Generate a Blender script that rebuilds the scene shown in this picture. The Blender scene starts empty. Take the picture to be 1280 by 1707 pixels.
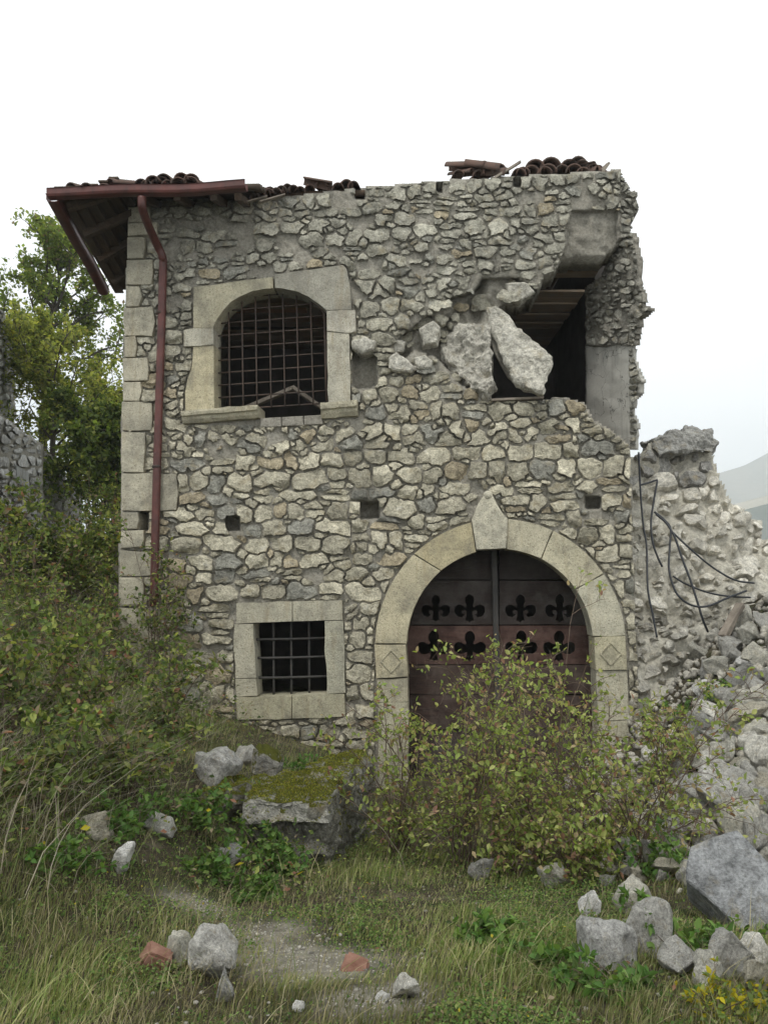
import bpy, bmesh, math, random
import numpy as np
from mathutils import Vector, Matrix
from mathutils.geometry import tessellate_polygon

RNG = np.random.default_rng(7)
random.seed(7)
scene = bpy.context.scene
COL = scene.collection

# ------------------------------------------------------------------ camera
F = 1330.0                       # focal length in pixels of the 1280 x 1707 photograph
PITCH = math.radians(5.0)
CAM = np.array([0.0, 0.0, 1.6])
cam_d = bpy.data.cameras.new("camera")
cam = bpy.data.objects.new("camera", cam_d)
COL.objects.link(cam)
cam.location = CAM
cam.rotation_euler = (math.radians(90) + PITCH, 0, 0)
cam_d.sensor_fit = 'VERTICAL'
cam_d.sensor_height = 36.0
cam_d.lens = F / 1707.0 * 36.0
cam_d.clip_start = 0.05
cam_d.clip_end = 20000
scene.camera = cam
scene.render.resolution_x, scene.render.resolution_y = 767, 1024

# ------------------------------------------------------------------ sky and sun (overcast)
SUN_EL, SUN_AZ = math.radians(58), math.radians(200)     # azimuth clockwise from +Y
world = bpy.data.worlds.new("World")
scene.world = world
world.use_nodes = True
wn, wl = world.node_tree.nodes, world.node_tree.links
wn.clear()
w_out = wn.new("ShaderNodeOutputWorld")
w_bg = wn.new("ShaderNodeBackground")
w_bg.inputs["Strength"].default_value = 0.1
w_sky = wn.new("ShaderNodeTexSky")
w_sky.sky_type = 'NISHITA'
w_sky.sun_disc = False
w_sky.sun_elevation = SUN_EL
w_sky.sun_rotation = SUN_AZ
w_tc = wn.new("ShaderNodeTexCoord")
w_no = wn.new("ShaderNodeTexNoise")
w_no.inputs["Scale"].default_value = 1.7
w_no.inputs["Detail"].default_value = 4
w_no.inputs["Roughness"].default_value = 0.45
w_rp = wn.new("ShaderNodeValToRGB")
w_rp.color_ramp.elements[0].position = 0.40
w_rp.color_ramp.elements[0].color = (9.2, 10.0, 10.3, 1)
w_rp.color_ramp.elements[1].position = 0.56
w_rp.color_ramp.elements[1].color = (13.0, 12.9, 12.7, 1)
w_mx = wn.new("ShaderNodeMix")
w_mx.data_type = 'RGBA'
w_mx.inputs[0].default_value = 0.93
wl.new(w_tc.outputs["Generated"], w_no.inputs["Vector"])
wl.new(w_no.outputs["Fac"], w_rp.inputs["Fac"])
wl.new(w_sky.outputs["Color"], w_mx.inputs[6])
wl.new(w_rp.outputs["Color"], w_mx.inputs[7])
wl.new(w_mx.outputs[2], w_bg.inputs["Color"])
wl.new(w_bg.outputs["Background"], w_out.inputs["Surface"])

sun_d = bpy.data.lights.new("sun", 'SUN')
sun_d.energy = 1.5
sun_d.angle = math.radians(12)
sun_d.color = (1.0, 0.97, 0.92)
sun = bpy.data.objects.new("sun", sun_d)
COL.objects.link(sun)
sd = Vector((math.sin(SUN_AZ) * math.cos(SUN_EL), math.cos(SUN_AZ) * math.cos(SUN_EL), math.sin(SUN_EL)))
sun.rotation_euler = sd.to_track_quat('Z', 'Y').to_euler()

scene.view_settings.view_transform = 'Standard'
scene.view_settings.look = 'None'
scene.view_settings.exposure = 0.30
scene.view_settings.gamma = 1.0
scene.view_settings.use_curve_mapping = False
scene.cycles.use_denoising = True
scene.cycles.max_bounces = 6
scene.cycles.diffuse_bounces = 4
scene.cycles.transparent_max_bounces = 4
scene.cycles.volume_bounces = 2

# ------------------------------------------------------------------ pixel helpers
_cp, _sp = math.cos(PITCH), math.sin(PITCH)
def ray(px, py):
    a = (np.asarray(px, float) - 640.0) / F
    b = (853.5 - np.asarray(py, float)) / F
    return np.stack([a + 0 * b, _cp - b * _sp + 0 * a, _sp + b * _cp + 0 * a], -1)
def on_y(px, py, Y):
    d = ray(px, py)
    t = (np.asarray(Y, float) - CAM[1]) / d[..., 1]
    return CAM + d * t[..., None]
def at_plane(px, py, P0, n):
    d = ray(px, py)
    t = np.dot(np.asarray(P0) - CAM, n) / (d @ np.asarray(n))
    return CAM + d * t[..., None]

# numpy value noise
def _h(i, j, k, s):
    v = (i * 374761393 + j * 668265263 + k * 2147483647 + s * 1274126177) & 0xffffffff
    v = ((v ^ (v >> 13)) * 1274126177) & 0xffffffff
    v = (v ^ (v >> 16)) & 0xffffffff
    return v / 4294967295.0 * 2 - 1
def vnoise(p, scale=1.0, seed=0):
    p = np.asarray(p, float) * scale + 1000.3
    i = np.floor(p).astype(np.int64)
    f = p - i
    f = f * f * (3 - 2 * f)
    r = 0
    for a in (0, 1):
        for b in (0, 1):
            for c in (0, 1):
                w = (f[..., 0] if a else 1 - f[..., 0]) * (f[..., 1] if b else 1 - f[..., 1]) * (f[..., 2] if c else 1 - f[..., 2])
                r = r + w * _h(i[..., 0] + a, i[..., 1] + b, i[..., 2] + c, seed)
    return r
def fbm(p, scale=1.0, seed=0, oct=3):
    return sum(vnoise(p, scale * 2 ** o, seed + o) * 0.5 ** o for o in range(oct))
def sstep(a, b, x):
    t = np.clip((np.asarray(x, float) - a) / (b - a), 0, 1)
    return t * t * (3 - 2 * t)

# ------------------------------------------------------------------ terrain height
def G(x, y):
    x, y = np.asarray(x, float), np.asarray(y, float)
    base = -0.15 * np.clip(y - 3.0, 0, 6.0)
    bank_h = 0.02 + 0.31 * np.clip(-x - 0.9, 0, 6) + 0.02 * np.clip(-x - 6.9, 0, 40) - 0.11 * np.clip(y - 6.0, 0, 4) * sstep(-4.0, -2.2, x)
    front = sstep(2.2, 6.0, y) * sstep(-0.55, -1.9, x)
    terr = sstep(5.9, 6.5, y) * sstep(-0.35, -0.75, x)
    m = np.maximum(front, terr)
    z = base * (1 - m) + bank_h * m
    z = z + 0.16 * np.clip(-x - 1.2, 0, 2.0) * sstep(4, 2, y)
    rub = 0.80 * np.clip(x - 2.25 + 0.04 * np.clip(y - 6, 0, 4), 0, 2.8) * sstep(4.3, 8.6, y)
    z = z + rub
    far = sstep(12.5, 30, y)
    z = z + far * 1.0 * sstep(2, -6, x)
    # the land drops away to the valley at the right
    z = z - sstep(11.5, 60, y) * sstep(1.5, 9, x) * 18 - sstep(60, 700, y) * sstep(-60, 120, x) * 40
    n = vnoise(np.stack([x, y, 0 * x], -1), 0.8, 3) * 0.06 + vnoise(np.stack([x, y, 0 * x], -1), 2.6, 4) * 0.025
    return z + n * sstep(200, 20, np.abs(y))
def on_ground(px, py):
    d = ray(px, py)
    t = 1.0
    for _ in range(900):
        p = CAM + d * t
        if p[2] <= float(G(p[0], p[1])):
            break
        t += 0.03
    return CAM + d * t

# ------------------------------------------------------------------ object helpers
WL = {}
def tagp(o, label=None, cat=None, group=None, kind=None):
    if label: o["label"] = label
    if cat: o["category"] = cat
    if group: o["group"] = group
    if kind: o["kind"] = kind
    return o
def put(o, parent, wloc):
    COL.objects.link(o)
    wloc = Vector([float(c) for c in wloc])
    WL[o.name] = wloc
    if parent is not None:
        o.parent = parent
        o.location = wloc - WL[parent.name]
    else:
        o.location = wloc
    return o
def empty(name, loc):
    o = bpy.data.objects.new(name, None)
    o.empty_display_size = 0.2
    return put(o, None, loc)
def mesh_np(name, v, f):
    me = bpy.data.meshes.new(name)
    v = np.asarray(v, np.float32)
    if isinstance(f, np.ndarray) and f.ndim == 2:
        n, k = f.shape
        me.vertices.add(len(v))
        me.vertices.foreach_set("co", v.ravel())
        me.loops.add(n * k)
        me.loops.foreach_set("vertex_index", f.astype(np.int32).ravel())
        me.polygons.add(n)
        me.polygons.foreach_set("loop_start", np.arange(0, n * k, k, dtype=np.int32))
        me.update(calc_edges=True)
    else:
        me.from_pydata([tuple(map(float, p)) for p in v], [], [tuple(int(i) for i in q) for q in f])
        me.update()
    return me
def set_tint(me, tint):
    a = me.color_attributes.new("tint", 'FLOAT_COLOR', 'POINT')
    t = np.ones((len(me.vertices), 4), np.float32)
    t[:, :3] = np.asarray(tint, np.float32)
    a.data.foreach_set("color", t.ravel())
def mk(name, v, f, mat, parent=None, tint=None, smooth=False, origin=None, kind=None):
    v = np.asarray(v, float)
    if origin is None:
        lo, hi = v.min(0), v.max(0)
        origin = np.array([(lo[0] + hi[0]) / 2, (lo[1] + hi[1]) / 2, lo[2]])
    me = mesh_np(name, v - origin, f)
    if tint is not None: set_tint(me, tint)
    if smooth: me.polygons.foreach_set("use_smooth", np.ones(len(me.polygons), bool))
    me.materials.append(mat)
    o = bpy.data.objects.new(name, me)
    put(o, parent, origin)
    if kind: o["kind"] = kind
    return o
def mk_bm(name, bm, mat, parent=None, tint=None, smooth=False):
    bmesh.ops.recalc_face_normals(bm, faces=bm.faces)
    bm.verts.ensure_lookup_table()
    v = np.array([tuple(x.co) for x in bm.verts])
    idx = {x: i for i, x in enumerate(bm.verts)}
    f = [[idx[q] for q in fc.verts] for fc in bm.faces]
    bm.free()
    return mk(name, v, f, mat, parent, tint, smooth)
def box_v(c, sx, sy, sz, R=None):
    v = np.array([[x, y, z] for x in (-.5, .5) for y in (-.5, .5) for z in (-.5, .5)]) * [sx, sy, sz]
    if R is not None: v = v @ np.array(R).T
    return v + np.asarray(c)
BOXF = [(0, 1, 3, 2), (4, 6, 7, 5), (0, 4, 5, 1), (2, 3, 7, 6), (0, 2, 6, 4), (1, 5, 7, 3)]
def box(name, c, s, mat, parent=None, R=None, bevel=0.0, tint=None, wob=0.0, cuts=0):
    bm = bmesh.new()
    vs = [bm.verts.new(p) for p in box_v(c, *s, R)]
    for q in BOXF: bm.faces.new([vs[i] for i in q])
    if cuts: bmesh.ops.subdivide_edges(bm, edges=bm.edges, cuts=cuts, use_grid_fill=True)
    if wob:
        for x in bm.verts: x.co += Vector(RNG.normal(0, wob, 3))
    if bevel: bmesh.ops.bevel(bm, geom=list(bm.edges), offset=bevel, segments=1, affect='EDGES')
    return mk_bm(name, bm, mat, parent, tint)
def beam_v(a, b, w, h, up=(0, 0, 1)):
    """a box from a to b, w wide and h high"""
    a, b = np.asarray(a, float), np.asarray(b, float)
    d = b - a; L = np.linalg.norm(d); d = d / L
    s = np.cross(d, up); s /= np.linalg.norm(s)
    u = np.cross(s, d)
    R = np.stack([s, d, u], 1)
    return (a + b) / 2, (w, L, h), R
def beam(name, a, b, w, h, mat, parent=None, bevel=0.0, tint=None, up=(0, 0, 1), wob=0.0, cuts=0):
    c, s, R = beam_v(a, b, w, h, up)
    return box(name, c, s, mat, parent, R, bevel, tint, wob, cuts)
def tube_vf(P, r, sides=6):
    P = np.asarray(P, float); n = len(P)
    r = np.broadcast_to(np.asarray(r, float), (n,))
    T = np.gradient(P, axis=0)
    T /= np.linalg.norm(T, axis=1, keepdims=True) + 1e-9
    ref = np.array([0.31, 0.17, 0.93]) if abs(T[0, 2]) < 0.9 else np.array([1.0, 0.1, 0.0])
    S = np.cross(T, ref); S /= np.linalg.norm(S, axis=1, keepdims=True) + 1e-9
    U = np.cross(S, T)
    a = np.arange(sides) * 2 * math.pi / sides
    V = P[:, None] + r[:, None, None] * (np.cos(a)[None, :, None] * S[:, None] + np.sin(a)[None, :, None] * U[:, None])
    i = np.arange(n - 1)[:, None] * sides; k = np.arange(sides)[None]; k2 = (k + 1) % sides
    Fq = np.stack([i + k, i + k2, i + sides + k2, i + sides + k], -1).reshape(-1, 4)
    return V.reshape(-1, 3), Fq
def tube(name, P, r, mat, parent=None, sides=8, tint=None, smooth=True):
    v, f = tube_vf(P, r, sides)
    n = len(v)
    f = [tuple(q) for q in f] + [tuple(range(sides))[::-1], tuple(range(n - sides, n))]
    return mk(name, v, f, mat, parent, tint, smooth)
def cat(parts):
    V, Q, o = [], [], 0
    for v, f in parts:
        V.append(v); Q.append(np.asarray(f) + o); o += len(v)
    return np.concatenate(V), np.concatenate(Q)
def spline(pts, n=40):
    """Catmull-Rom through points"""
    P = np.asarray(pts, float)
    P = np.concatenate([[2 * P[0] - P[1]], P, [2 * P[-1] - P[-2]]])
    out = []
    m = len(P) - 3
    for t in np.linspace(0, m - 1e-6, n):
        i = int(t); u = t - i
        a, b, c, d = P[i:i + 4]
        out.append(0.5 * (2 * b + (c - a) * u + (2 * a - 5 * b + 4 * c - d) * u * u + (3 * b - 3 * c + d - a) * u ** 3))
    return np.array(out)

# ------------------------------------------------------------------ materials
class NT:
    def __init__(s, name):
        s.m = bpy.data.materials.new(name); s.m.use_nodes = True
        s.t = s.m.node_tree; s.t.nodes.clear()
        s.out = s.t.nodes.new("ShaderNodeOutputMaterial")
    def n(s, k, **kw):
        x = s.t.nodes.new("ShaderNode" + k)
        for a, b in kw.items():
            if a.startswith("_"): setattr(x, a[1:], b)
            else:
                key = a.replace("_", " ")
                x.inputs[key].default_value = b
        return x
    def l(s, a, b): s.t.links.new(a, b)
    def coords(s, mode="pos"):
        if mode == "pos": return s.n("NewGeometry").outputs["Position"]
        if mode == "obj":
            tc = s.n("TexCoord").outputs["Object"]
            oi = s.n("ObjectInfo").outputs["Random"]
            vm = s.n("VectorMath", _operation='MULTIPLY_ADD')
            cb = s.n("CombineXYZ")
            mu = s.n("Math", _operation='MULTIPLY'); mu.inputs[1].default_value = 37.0
            s.l(oi, mu.inputs[0])
            for i in range(3): s.l(mu.outputs[0], cb.inputs[i])
            vm.inputs[1].default_value = (1, 1, 1)
            s.l(tc, vm.inputs[0]); s.l(cb.outputs[0], vm.inputs[2])
            return vm.outputs[0]
    def noise(s, vec, scale, detail=5, rough=0.6, dist=0.0):
        x = s.n("TexNoise", Scale=scale, Detail=detail, Roughness=rough, Distortion=dist)
        s.l(vec, x.inputs["Vector"]); return x.outputs["Fac"]
    def stretch(s, vec, sc):
        x = s.n("Mapping"); x.inputs["Scale"].default_value = sc
        s.l(vec, x.inputs["Vector"]); return x.outputs[0]
    def ramp(s, fac, stops):
        x = s.n("ValToRGB"); e = x.color_ramp.elements
        while len(e) < len(stops): e.new(0.5)
        for i, (p, c) in enumerate(stops):
            e[i].position = p
            e[i].color = (c, c, c, 1) if not isinstance(c, tuple) else c + (1,)
        s.l(fac, x.inputs[0]); return x.outputs[0]
    def mix(s, fac, a, b, mode='MIX'):
        x = s.n("Mix", _data_type='RGBA', _blend_type=mode)
        for sock, val in ((x.inputs[0], fac), (x.inputs[6], a), (x.inputs[7], b)):
            if isinstance(val, (int, float)): sock.default_value = val
            elif isinstance(val, tuple): sock.default_value = val + (1,)
            else: s.l(val, sock)
        return x.outputs[2]
    def attr(s): return s.n("Attribute", _attribute_name="tint").outputs["Color"]
    def bump(s, h, strength=0.5, dist=0.02, prev=None):
        x = s.n("Bump", Strength=strength, Distance=dist)
        s.l(h, x.inputs["Height"])
        if prev: s.l(prev, x.inputs["Normal"])
        return x.outputs[0]
    def finish(s, col, rough=0.9, normal=None, spec=0.2, metal=0.0):
        b = s.n("BsdfPrincipled")
        b.inputs["Roughness"].default_value = rough
        b.inputs["Specular IOR Level"].default_value = spec
        b.inputs["Metallic"].default_value = metal
        if isinstance(col, tuple): b.inputs["Base Color"].default_value = col + (1,)
        else: s.l(col, b.inputs["Base Color"])
        if normal: s.l(normal, b.inputs["Normal"])
        s.l(b.outputs[0], s.out.inputs[0])
        return s.m

def mat_stone(name, tinted=True, mode="pos", base=(0.36, 0.345, 0.30), moss=0.0, scars=0.35, dark=0.5):
    t = NT(name); v = t.coords(mode)
    n1 = t.noise(v, 4.0, 6, 0.65); n2 = t.noise(v, 17.0, 6, 0.7); n3 = t.noise(v, 60.0, 4, 0.7)
    col = t.attr() if tinted else base
    c = t.mix(1.0, t.ramp(n1, [(0.3, 0.68), (0.7, 1.28)]), col, 'MULTIPLY')
    c = t.mix(1.0, t.ramp(n2, [(0.30, 0.50), (0.5, 1.0), (0.70, 1.38)]), c, 'MULTIPLY')
    c = t.mix(1.0, t.ramp(n3, [(0.32, 0.62), (0.6, 1.1)]), c, 'MULTIPLY')
    oc = t.ramp(t.noise(v, 6.3, 4, 0.6), [(0.55, 0.0), (0.72, 0.55)])
    c = t.mix(oc, c, (0.34, 0.28, 0.17))
    c = t.mix(t.ramp(t.noise(v, 11.0, 7, 0.75, 0.6), [(0.58, 0.0), (0.70, dark)]), c, (0.085, 0.085, 0.075))
    c = t.mix(t.ramp(t.noise(v, 8.0, 6, 0.7, 0.3), [(0.60, 0.0), (0.68, scars)]), c, (0.62, 0.61, 0.57))
    if moss:
        sep = t.n("SeparateXYZ"); t.l(t.n("NewGeometry").outputs["Normal"], sep.inputs[0])
        mz = t.n("Math", _operation='MULTIPLY_ADD'); mz.inputs[1].default_value = 0.62
        t.l(sep.outputs[2], mz.inputs[0])
        sc = t.n("Math", _operation='MULTIPLY_ADD'); sc.inputs[1].default_value = 1.6; sc.inputs[2].default_value = -0.8
        t.l(t.noise(v, 5.0, 6, 0.7), sc.inputs[0]); t.l(sc.outputs[0], mz.inputs[2])
        mc = t.mix(t.noise(v, 40, 3), (0.030, 0.038, 0.007), (0.105, 0.105, 0.018))
        c = t.mix(t.ramp(mz.outputs[0], [(1.0 - moss, 0.0), (1.12 - moss, 1.0)]), c, mc)
    nb = t.bump(n2, 0.95, 0.045)
    nb = t.bump(n3, 0.8, 0.012, nb)
    return t.finish(c, 0.95, nb, 0.15)

M = {}
M["stone"] = mat_stone("rubble_limestone", dark=0.42)
M["boulder"] = mat_stone("boulder_limestone", mode="obj", scars=0.25, dark=0.6)
M["boulder_lichen"] = mat_stone("lichen_boulder", mode="obj", scars=0.75, dark=0.65)
M["mossy"] = mat_stone("mossy_masonry", mode="pos", moss=0.60, scars=0.85, dark=0.95)
M["mossy_b"] = mat_stone("moss_boulder", mode="pos", moss=0.85, scars=0.5, dark=0.6)

def mat_mortar(name, c0, c1):
    t = NT(name); v = t.coords()
    n1 = t.noise(v, 3.0, 6, 0.65); n2 = t.noise(v, 26.0, 6, 0.75); n3 = t.noise(v, 90, 3, 0.7)
    c = t.mix(t.ramp(n1, [(0.3, 0.0), (0.7, 1.0)]), c0, c1)
    c = t.mix(1.0, t.ramp(n2, [(0.3, 0.55), (0.7, 1.3)]), c, 'MULTIPLY')
    c = t.mix(t.ramp(t.noise(v, 45, 2), [(0.62, 0.0), (0.7, 0.6)]), c, (0.42, 0.40, 0.35))
    nb = t.bump(n2, 0.9, 0.04); nb = t.bump(n3, 0.6, 0.01, nb)
    return t.finish(c, 0.97, nb, 0.1)
M["mortar"] = mat_mortar("old_lime_mortar", (0.285, 0.265, 0.218), (0.41, 0.385, 0.325))
M["core_pale"] = mat_mortar("pale_wall_core", (0.46, 0.43, 0.35), (0.66, 0.63, 0.54))
M["concrete"] = mat_mortar("grey_concrete", (0.26, 0.24, 0.20), (0.38, 0.355, 0.30))

def mat_dressed():
    t = NT("dressed_limestone"); v = t.coords()
    n1 = t.noise(v, 2.2, 5, 0.6); n2 = t.noise(v, 30, 5, 0.7); n3 = t.noise(v, 120, 3, 0.7)
    c = t.mix(1.0, t.ramp(n1, [(0.3, 0.8), (0.7, 1.15)]), t.mix(1.0, t.attr(), (1.16, 1.14, 1.06), 'MULTIPLY'), 'MULTIPLY')
    c = t.mix(1.0, t.ramp(n2, [(0.3, 0.8), (0.7, 1.12)]), c, 'MULTIPLY')
    st = t.stretch(v, (6, 6, 0.9))
    c = t.mix(t.ramp(t.noise(st, 1.5, 6, 0.7), [(0.52, 0.0), (0.75, 0.55)]), c, (0.27, 0.20, 0.10))
    c = t.mix(t.ramp(t.noise(v, 3.1, 7, 0.72), [(0.46, 0.0), (0.70, 0.75)]), c, (0.15, 0.143, 0.12))
    c = t.mix(t.ramp(t.noise(v, 70, 3, 0.6), [(0.57, 0.0), (0.66, 0.8)]), c, (0.14, 0.125, 0.09))
    nb = t.bump(n2, 0.6, 0.025); nb = t.bump(n3, 0.6, 0.007, nb)
    return t.finish(c, 0.9, nb, 0.2)
M["dressed"] = mat_dressed()

def mat_plaster():
    t = NT("grey_plaster"); v = t.coords()
    c = t.mix(t.noise(v, 1.6, 6, 0.7), (0.36, 0.345, 0.305), (0.52, 0.505, 0.455))
    st = t.stretch(v, (8, 8, 0.8))
    c = t.mix(t.ramp(t.noise(st, 1.3, 5), [(0.5, 0.0), (0.75, 0.45)]), c, (0.17, 0.16, 0.14))
    vo = t.n("TexVoronoi", _feature='DISTANCE_TO_EDGE', Scale=1.6); 
    wv = t.n("VectorMath", _operation='ADD')
    nz = t.n("TexNoise", Scale=2.5, Detail=5.0); t.l(v, nz.inputs["Vector"]); t.l(v, wv.inputs[0]); t.l(nz.outputs["Color"], wv.inputs[1])
    t.l(wv.outputs[0], vo.inputs["Vector"])
    c = t.mix(t.ramp(vo.outputs["Distance"], [(0.0, 0.8), (0.012, 0.0)]), c, (0.05, 0.05, 0.045))
    return t.finish(c, 0.9, t.bump(t.noise(v, 20, 6, 0.7), 0.4, 0.02), 0.15)
M["plaster"] = mat_plaster()

def mat_wood(name, c0, c1, c2, axis=(1, 14, 14), tinted=False, rough=0.85):
    t = NT(name); v = t.coords()
    g = t.stretch(v, axis)
    n1 = t.noise(g, 2.4, 7, 0.7, 0.4); n2 = t.noise(g, 8.0, 5, 0.7)
    c = t.mix(t.ramp(n1, [(0.3, 0.0), (0.7, 1.0)]), c0, c1)
    c = t.mix(t.ramp(t.noise(v, 3.0, 5, 0.7), [(0.44, 0.0), (0.66, 0.8)]), c, c2)
    if tinted: c = t.mix(1.0, c, t.attr(), 'MULTIPLY')
    return t.finish(c, rough, t.bump(n2, 0.5, 0.01), 0.25)
M["door"] = mat_wood("weathered_red_door_wood", (0.020, 0.014, 0.011), (0.058, 0.038, 0.030), (0.10, 0.085, 0.073), tinted=True, rough=0.7)
M["timber"] = mat_wood("dark_roof_timber", (0.045, 0.03, 0.02), (0.10, 0.068, 0.045), (0.06, 0.05, 0.04), axis=(12, 1, 12))
M["plank"] = mat_wood("ceiling_plank_wood", (0.27, 0.195, 0.13), (0.44, 0.335, 0.235), (0.32, 0.28, 0.23), axis=(1, 10, 10), tinted=True)
M["grey_wood"] = mat_wood("grey_weathered_wood", (0.17, 0.14, 0.11), (0.28, 0.245, 0.20), (0.10, 0.085, 0.07), axis=(4, 4, 4))
M["bark"] = mat_wood("bark", (0.04, 0.033, 0.026), (0.085, 0.07, 0.055), (0.10, 0.09, 0.07), axis=(9, 9, 2))
M["twig"] = mat_wood("twig_bark", (0.075, 0.05, 0.035), (0.15, 0.105, 0.075), (0.17, 0.14, 0.11), axis=(9, 9, 2))

def mat_metal(name, c0, c1, c2, rough=0.5, metal=0.0, spec=0.4):
    t = NT(name); v = t.coords()
    c = t.mix(t.ramp(t.noise(v, 4, 6, 0.7), [(0.35, 0.0), (0.7, 1.0)]), c0, c1)
    st = t.stretch(v, (9, 9, 1.0))
    c = t.mix(t.ramp(t.noise(st, 2.2, 6, 0.75), [(0.55, 0.0), (0.72, 0.8)]), c, c2)
    return t.finish(c, rough, t.bump(t.noise(v, 50, 4), 0.15, 0.004), spec, metal)
M["gutter"] = mat_metal("red_brown_painted_metal", (0.055, 0.018, 0.014), (0.125, 0.036, 0.028), (0.03, 0.018, 0.014), 0.45)
M["iron"] = mat_metal("rusty_iron", (0.035, 0.028, 0.024), (0.075, 0.048, 0.034), (0.12, 0.06, 0.03), 0.75)
M["iron_dark"] = mat_metal("dark_iron", (0.03, 0.029, 0.028), (0.055, 0.05, 0.045), (0.08, 0.06, 0.045), 0.7)
M["cable"] = mat_metal("black_cable_sheath", (0.012, 0.014, 0.018), (0.02, 0.023, 0.028), (0.035, 0.035, 0.035), 0.45)

def mat_tile():
    t = NT("old_roof_tile"); v = t.coords("obj")
    c = t.mix(t.noise(v, 5, 6, 0.7), (0.085, 0.06, 0.05), (0.16, 0.10, 0.078))
    c = t.mix(t.ramp(t.noise(v, 9, 6, 0.75), [(0.48, 0.0), (0.62, 0.85)]), c, (0.075, 0.068, 0.06))
    return t.finish(c, 0.92, t.bump(t.noise(v, 40, 4), 0.4, 0.008), 0.15)
M["tile"] = mat_tile()
def mat_plain(name, c0, c1, sc=18, rough=0.9, mode="obj"):
    t = NT(name); v = t.coords(mode)
    return t.finish(t.mix(t.ramp(t.noise(v, sc, 5, 0.7), [(0.3, 0.0), (0.7, 1.0)]), c0, c1), rough, t.bump(t.noise(v, 60, 4), 0.4, 0.008), 0.15)
M["brick"] = mat_plain("broken_red_brick", (0.17, 0.085, 0.06), (0.27, 0.155, 0.115))
M["dark_room"] = mat_plain("sooty_inner_wall", (0.06, 0.055, 0.05), (0.11, 0.10, 0.09), 3, mode="pos")  # darkness of the shaded rooms is put into this wall colour

def mat_leaf(name, trans=0.4):
    t = NT(name)
    c = t.attr()
    v = t.coords()
    c = t.mix(1.0, t.ramp(t.noise(v, 6, 3), [(0.3, 0.8), (0.7, 1.2)]), c, 'MULTIPLY')
    b = t.n("BsdfPrincipled"); b.inputs["Roughness"].default_value = 0.6
    b.inputs["Specular IOR Level"].default_value = 0.25
    t.l(c, b.inputs["Base Color"])
    tr = t.n("BsdfTranslucent"); 
    t.l(t.mix(1.0, c, (1.25, 1.2, 0.6), 'MULTIPLY'), tr.inputs["Color"])
    mx = t.n("MixShader"); mx.inputs[0].default_value = trans
    t.l(b.outputs[0], mx.inputs[1]); t.l(tr.outputs[0], mx.inputs[2])
    t.l(mx.outputs[0], t.out.inputs[0])
    return t.m
M["leaf"] = mat_leaf("leaf", .45)
M["leaf_thin"] = mat_leaf("tree_leaf", .62)
M["blade"] = mat_leaf("grass_blade", 0.25)

def mat_ground():
    t = NT("earth_with_litter"); v = t.coords()
    n1 = t.noise(v, 1.3, 6, 0.7); n2 = t.noise(v, 14, 6, 0.75)
    c = t.mix(t.ramp(n1, [(0.35, 0.0), (0.65, 1.0)]), (0.040, 0.033, 0.022), (0.085, 0.072, 0.048))
    c = t.mix(t.ramp(t.noise(v, 3.7, 6, 0.7), [(0.5, 0.0), (0.62, 0.8)]), c, (0.035, 0.05, 0.014))
    c = t.mix(t.ramp(t.noise(v, 1.3, 5, 0.65), [(0.58, 0.0), (0.68, 0.45)]), c, (0.26, 0.23, 0.17))
    c = t.mix(t.attr(), c, (0.40, 0.37, 0.30))
    c = t.mix(1.0, t.ramp(n2, [(0.3, 0.55), (0.7, 1.4)]), c, 'MULTIPLY')
    return t.finish(c, 0.97, t.bump(n2, 0.8, 0.05), 0.1)
M["ground"] = mat_ground()
def mat_hill(name, stops):
    t = NT(name); v = t.coords()
    c = t.ramp(t.noise(v, 0.006, 8, 0.7), stops)
    return t.finish(c, 1.0, t.bump(t.noise(v, 0.02, 6, 0.7), 0.6, 10), 0.0)
M["hill_far"] = mat_hill("mountain_grass_and_scree", [(0.35, (0.10, 0.11, 0.06)), (0.65, (0.22, 0.19, 0.12))])
M["hill_near"] = mat_hill("wooded_hillside", [(0.35, (0.035, 0.05, 0.03)), (0.7, (0.07, 0.085, 0.045))])
M["field"] = mat_hill("dry_field", [(0.35, (0.30, 0.26, 0.17)), (0.65, (0.40, 0.34, 0.22))])

# ------------------------------------------------------------------ ground, hills, haze
GROUND = []
def make_ground():
    s = np.linspace(-1, 1, 261)
    gx = 9.0 * s + 2300 * np.sign(s) * np.abs(s) ** 9
    u = np.linspace(0, 1, 281)
    gy = -4 + 20 * u + 2300 * u ** 10
    X, Y = np.meshgrid(gx, gy)
    Z = G(X, Y)
    v = np.stack([X, Y, Z], -1).reshape(-1, 3)
    nx, ny = len(gx), len(gy)
    i = (np.arange(ny - 1)[:, None] * nx + np.arange(nx - 1)[None]).ravel()
    f = np.stack([i, i + 1, i + nx + 1, i + nx], -1)
    o = mk("ground", v, f, M["ground"], None, None, True, origin=np.zeros(3))
    GROUND.append(o)
    tagp(o, "uneven weedy ground sloping down to the house", "ground", kind="structure")
make_ground()

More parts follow.
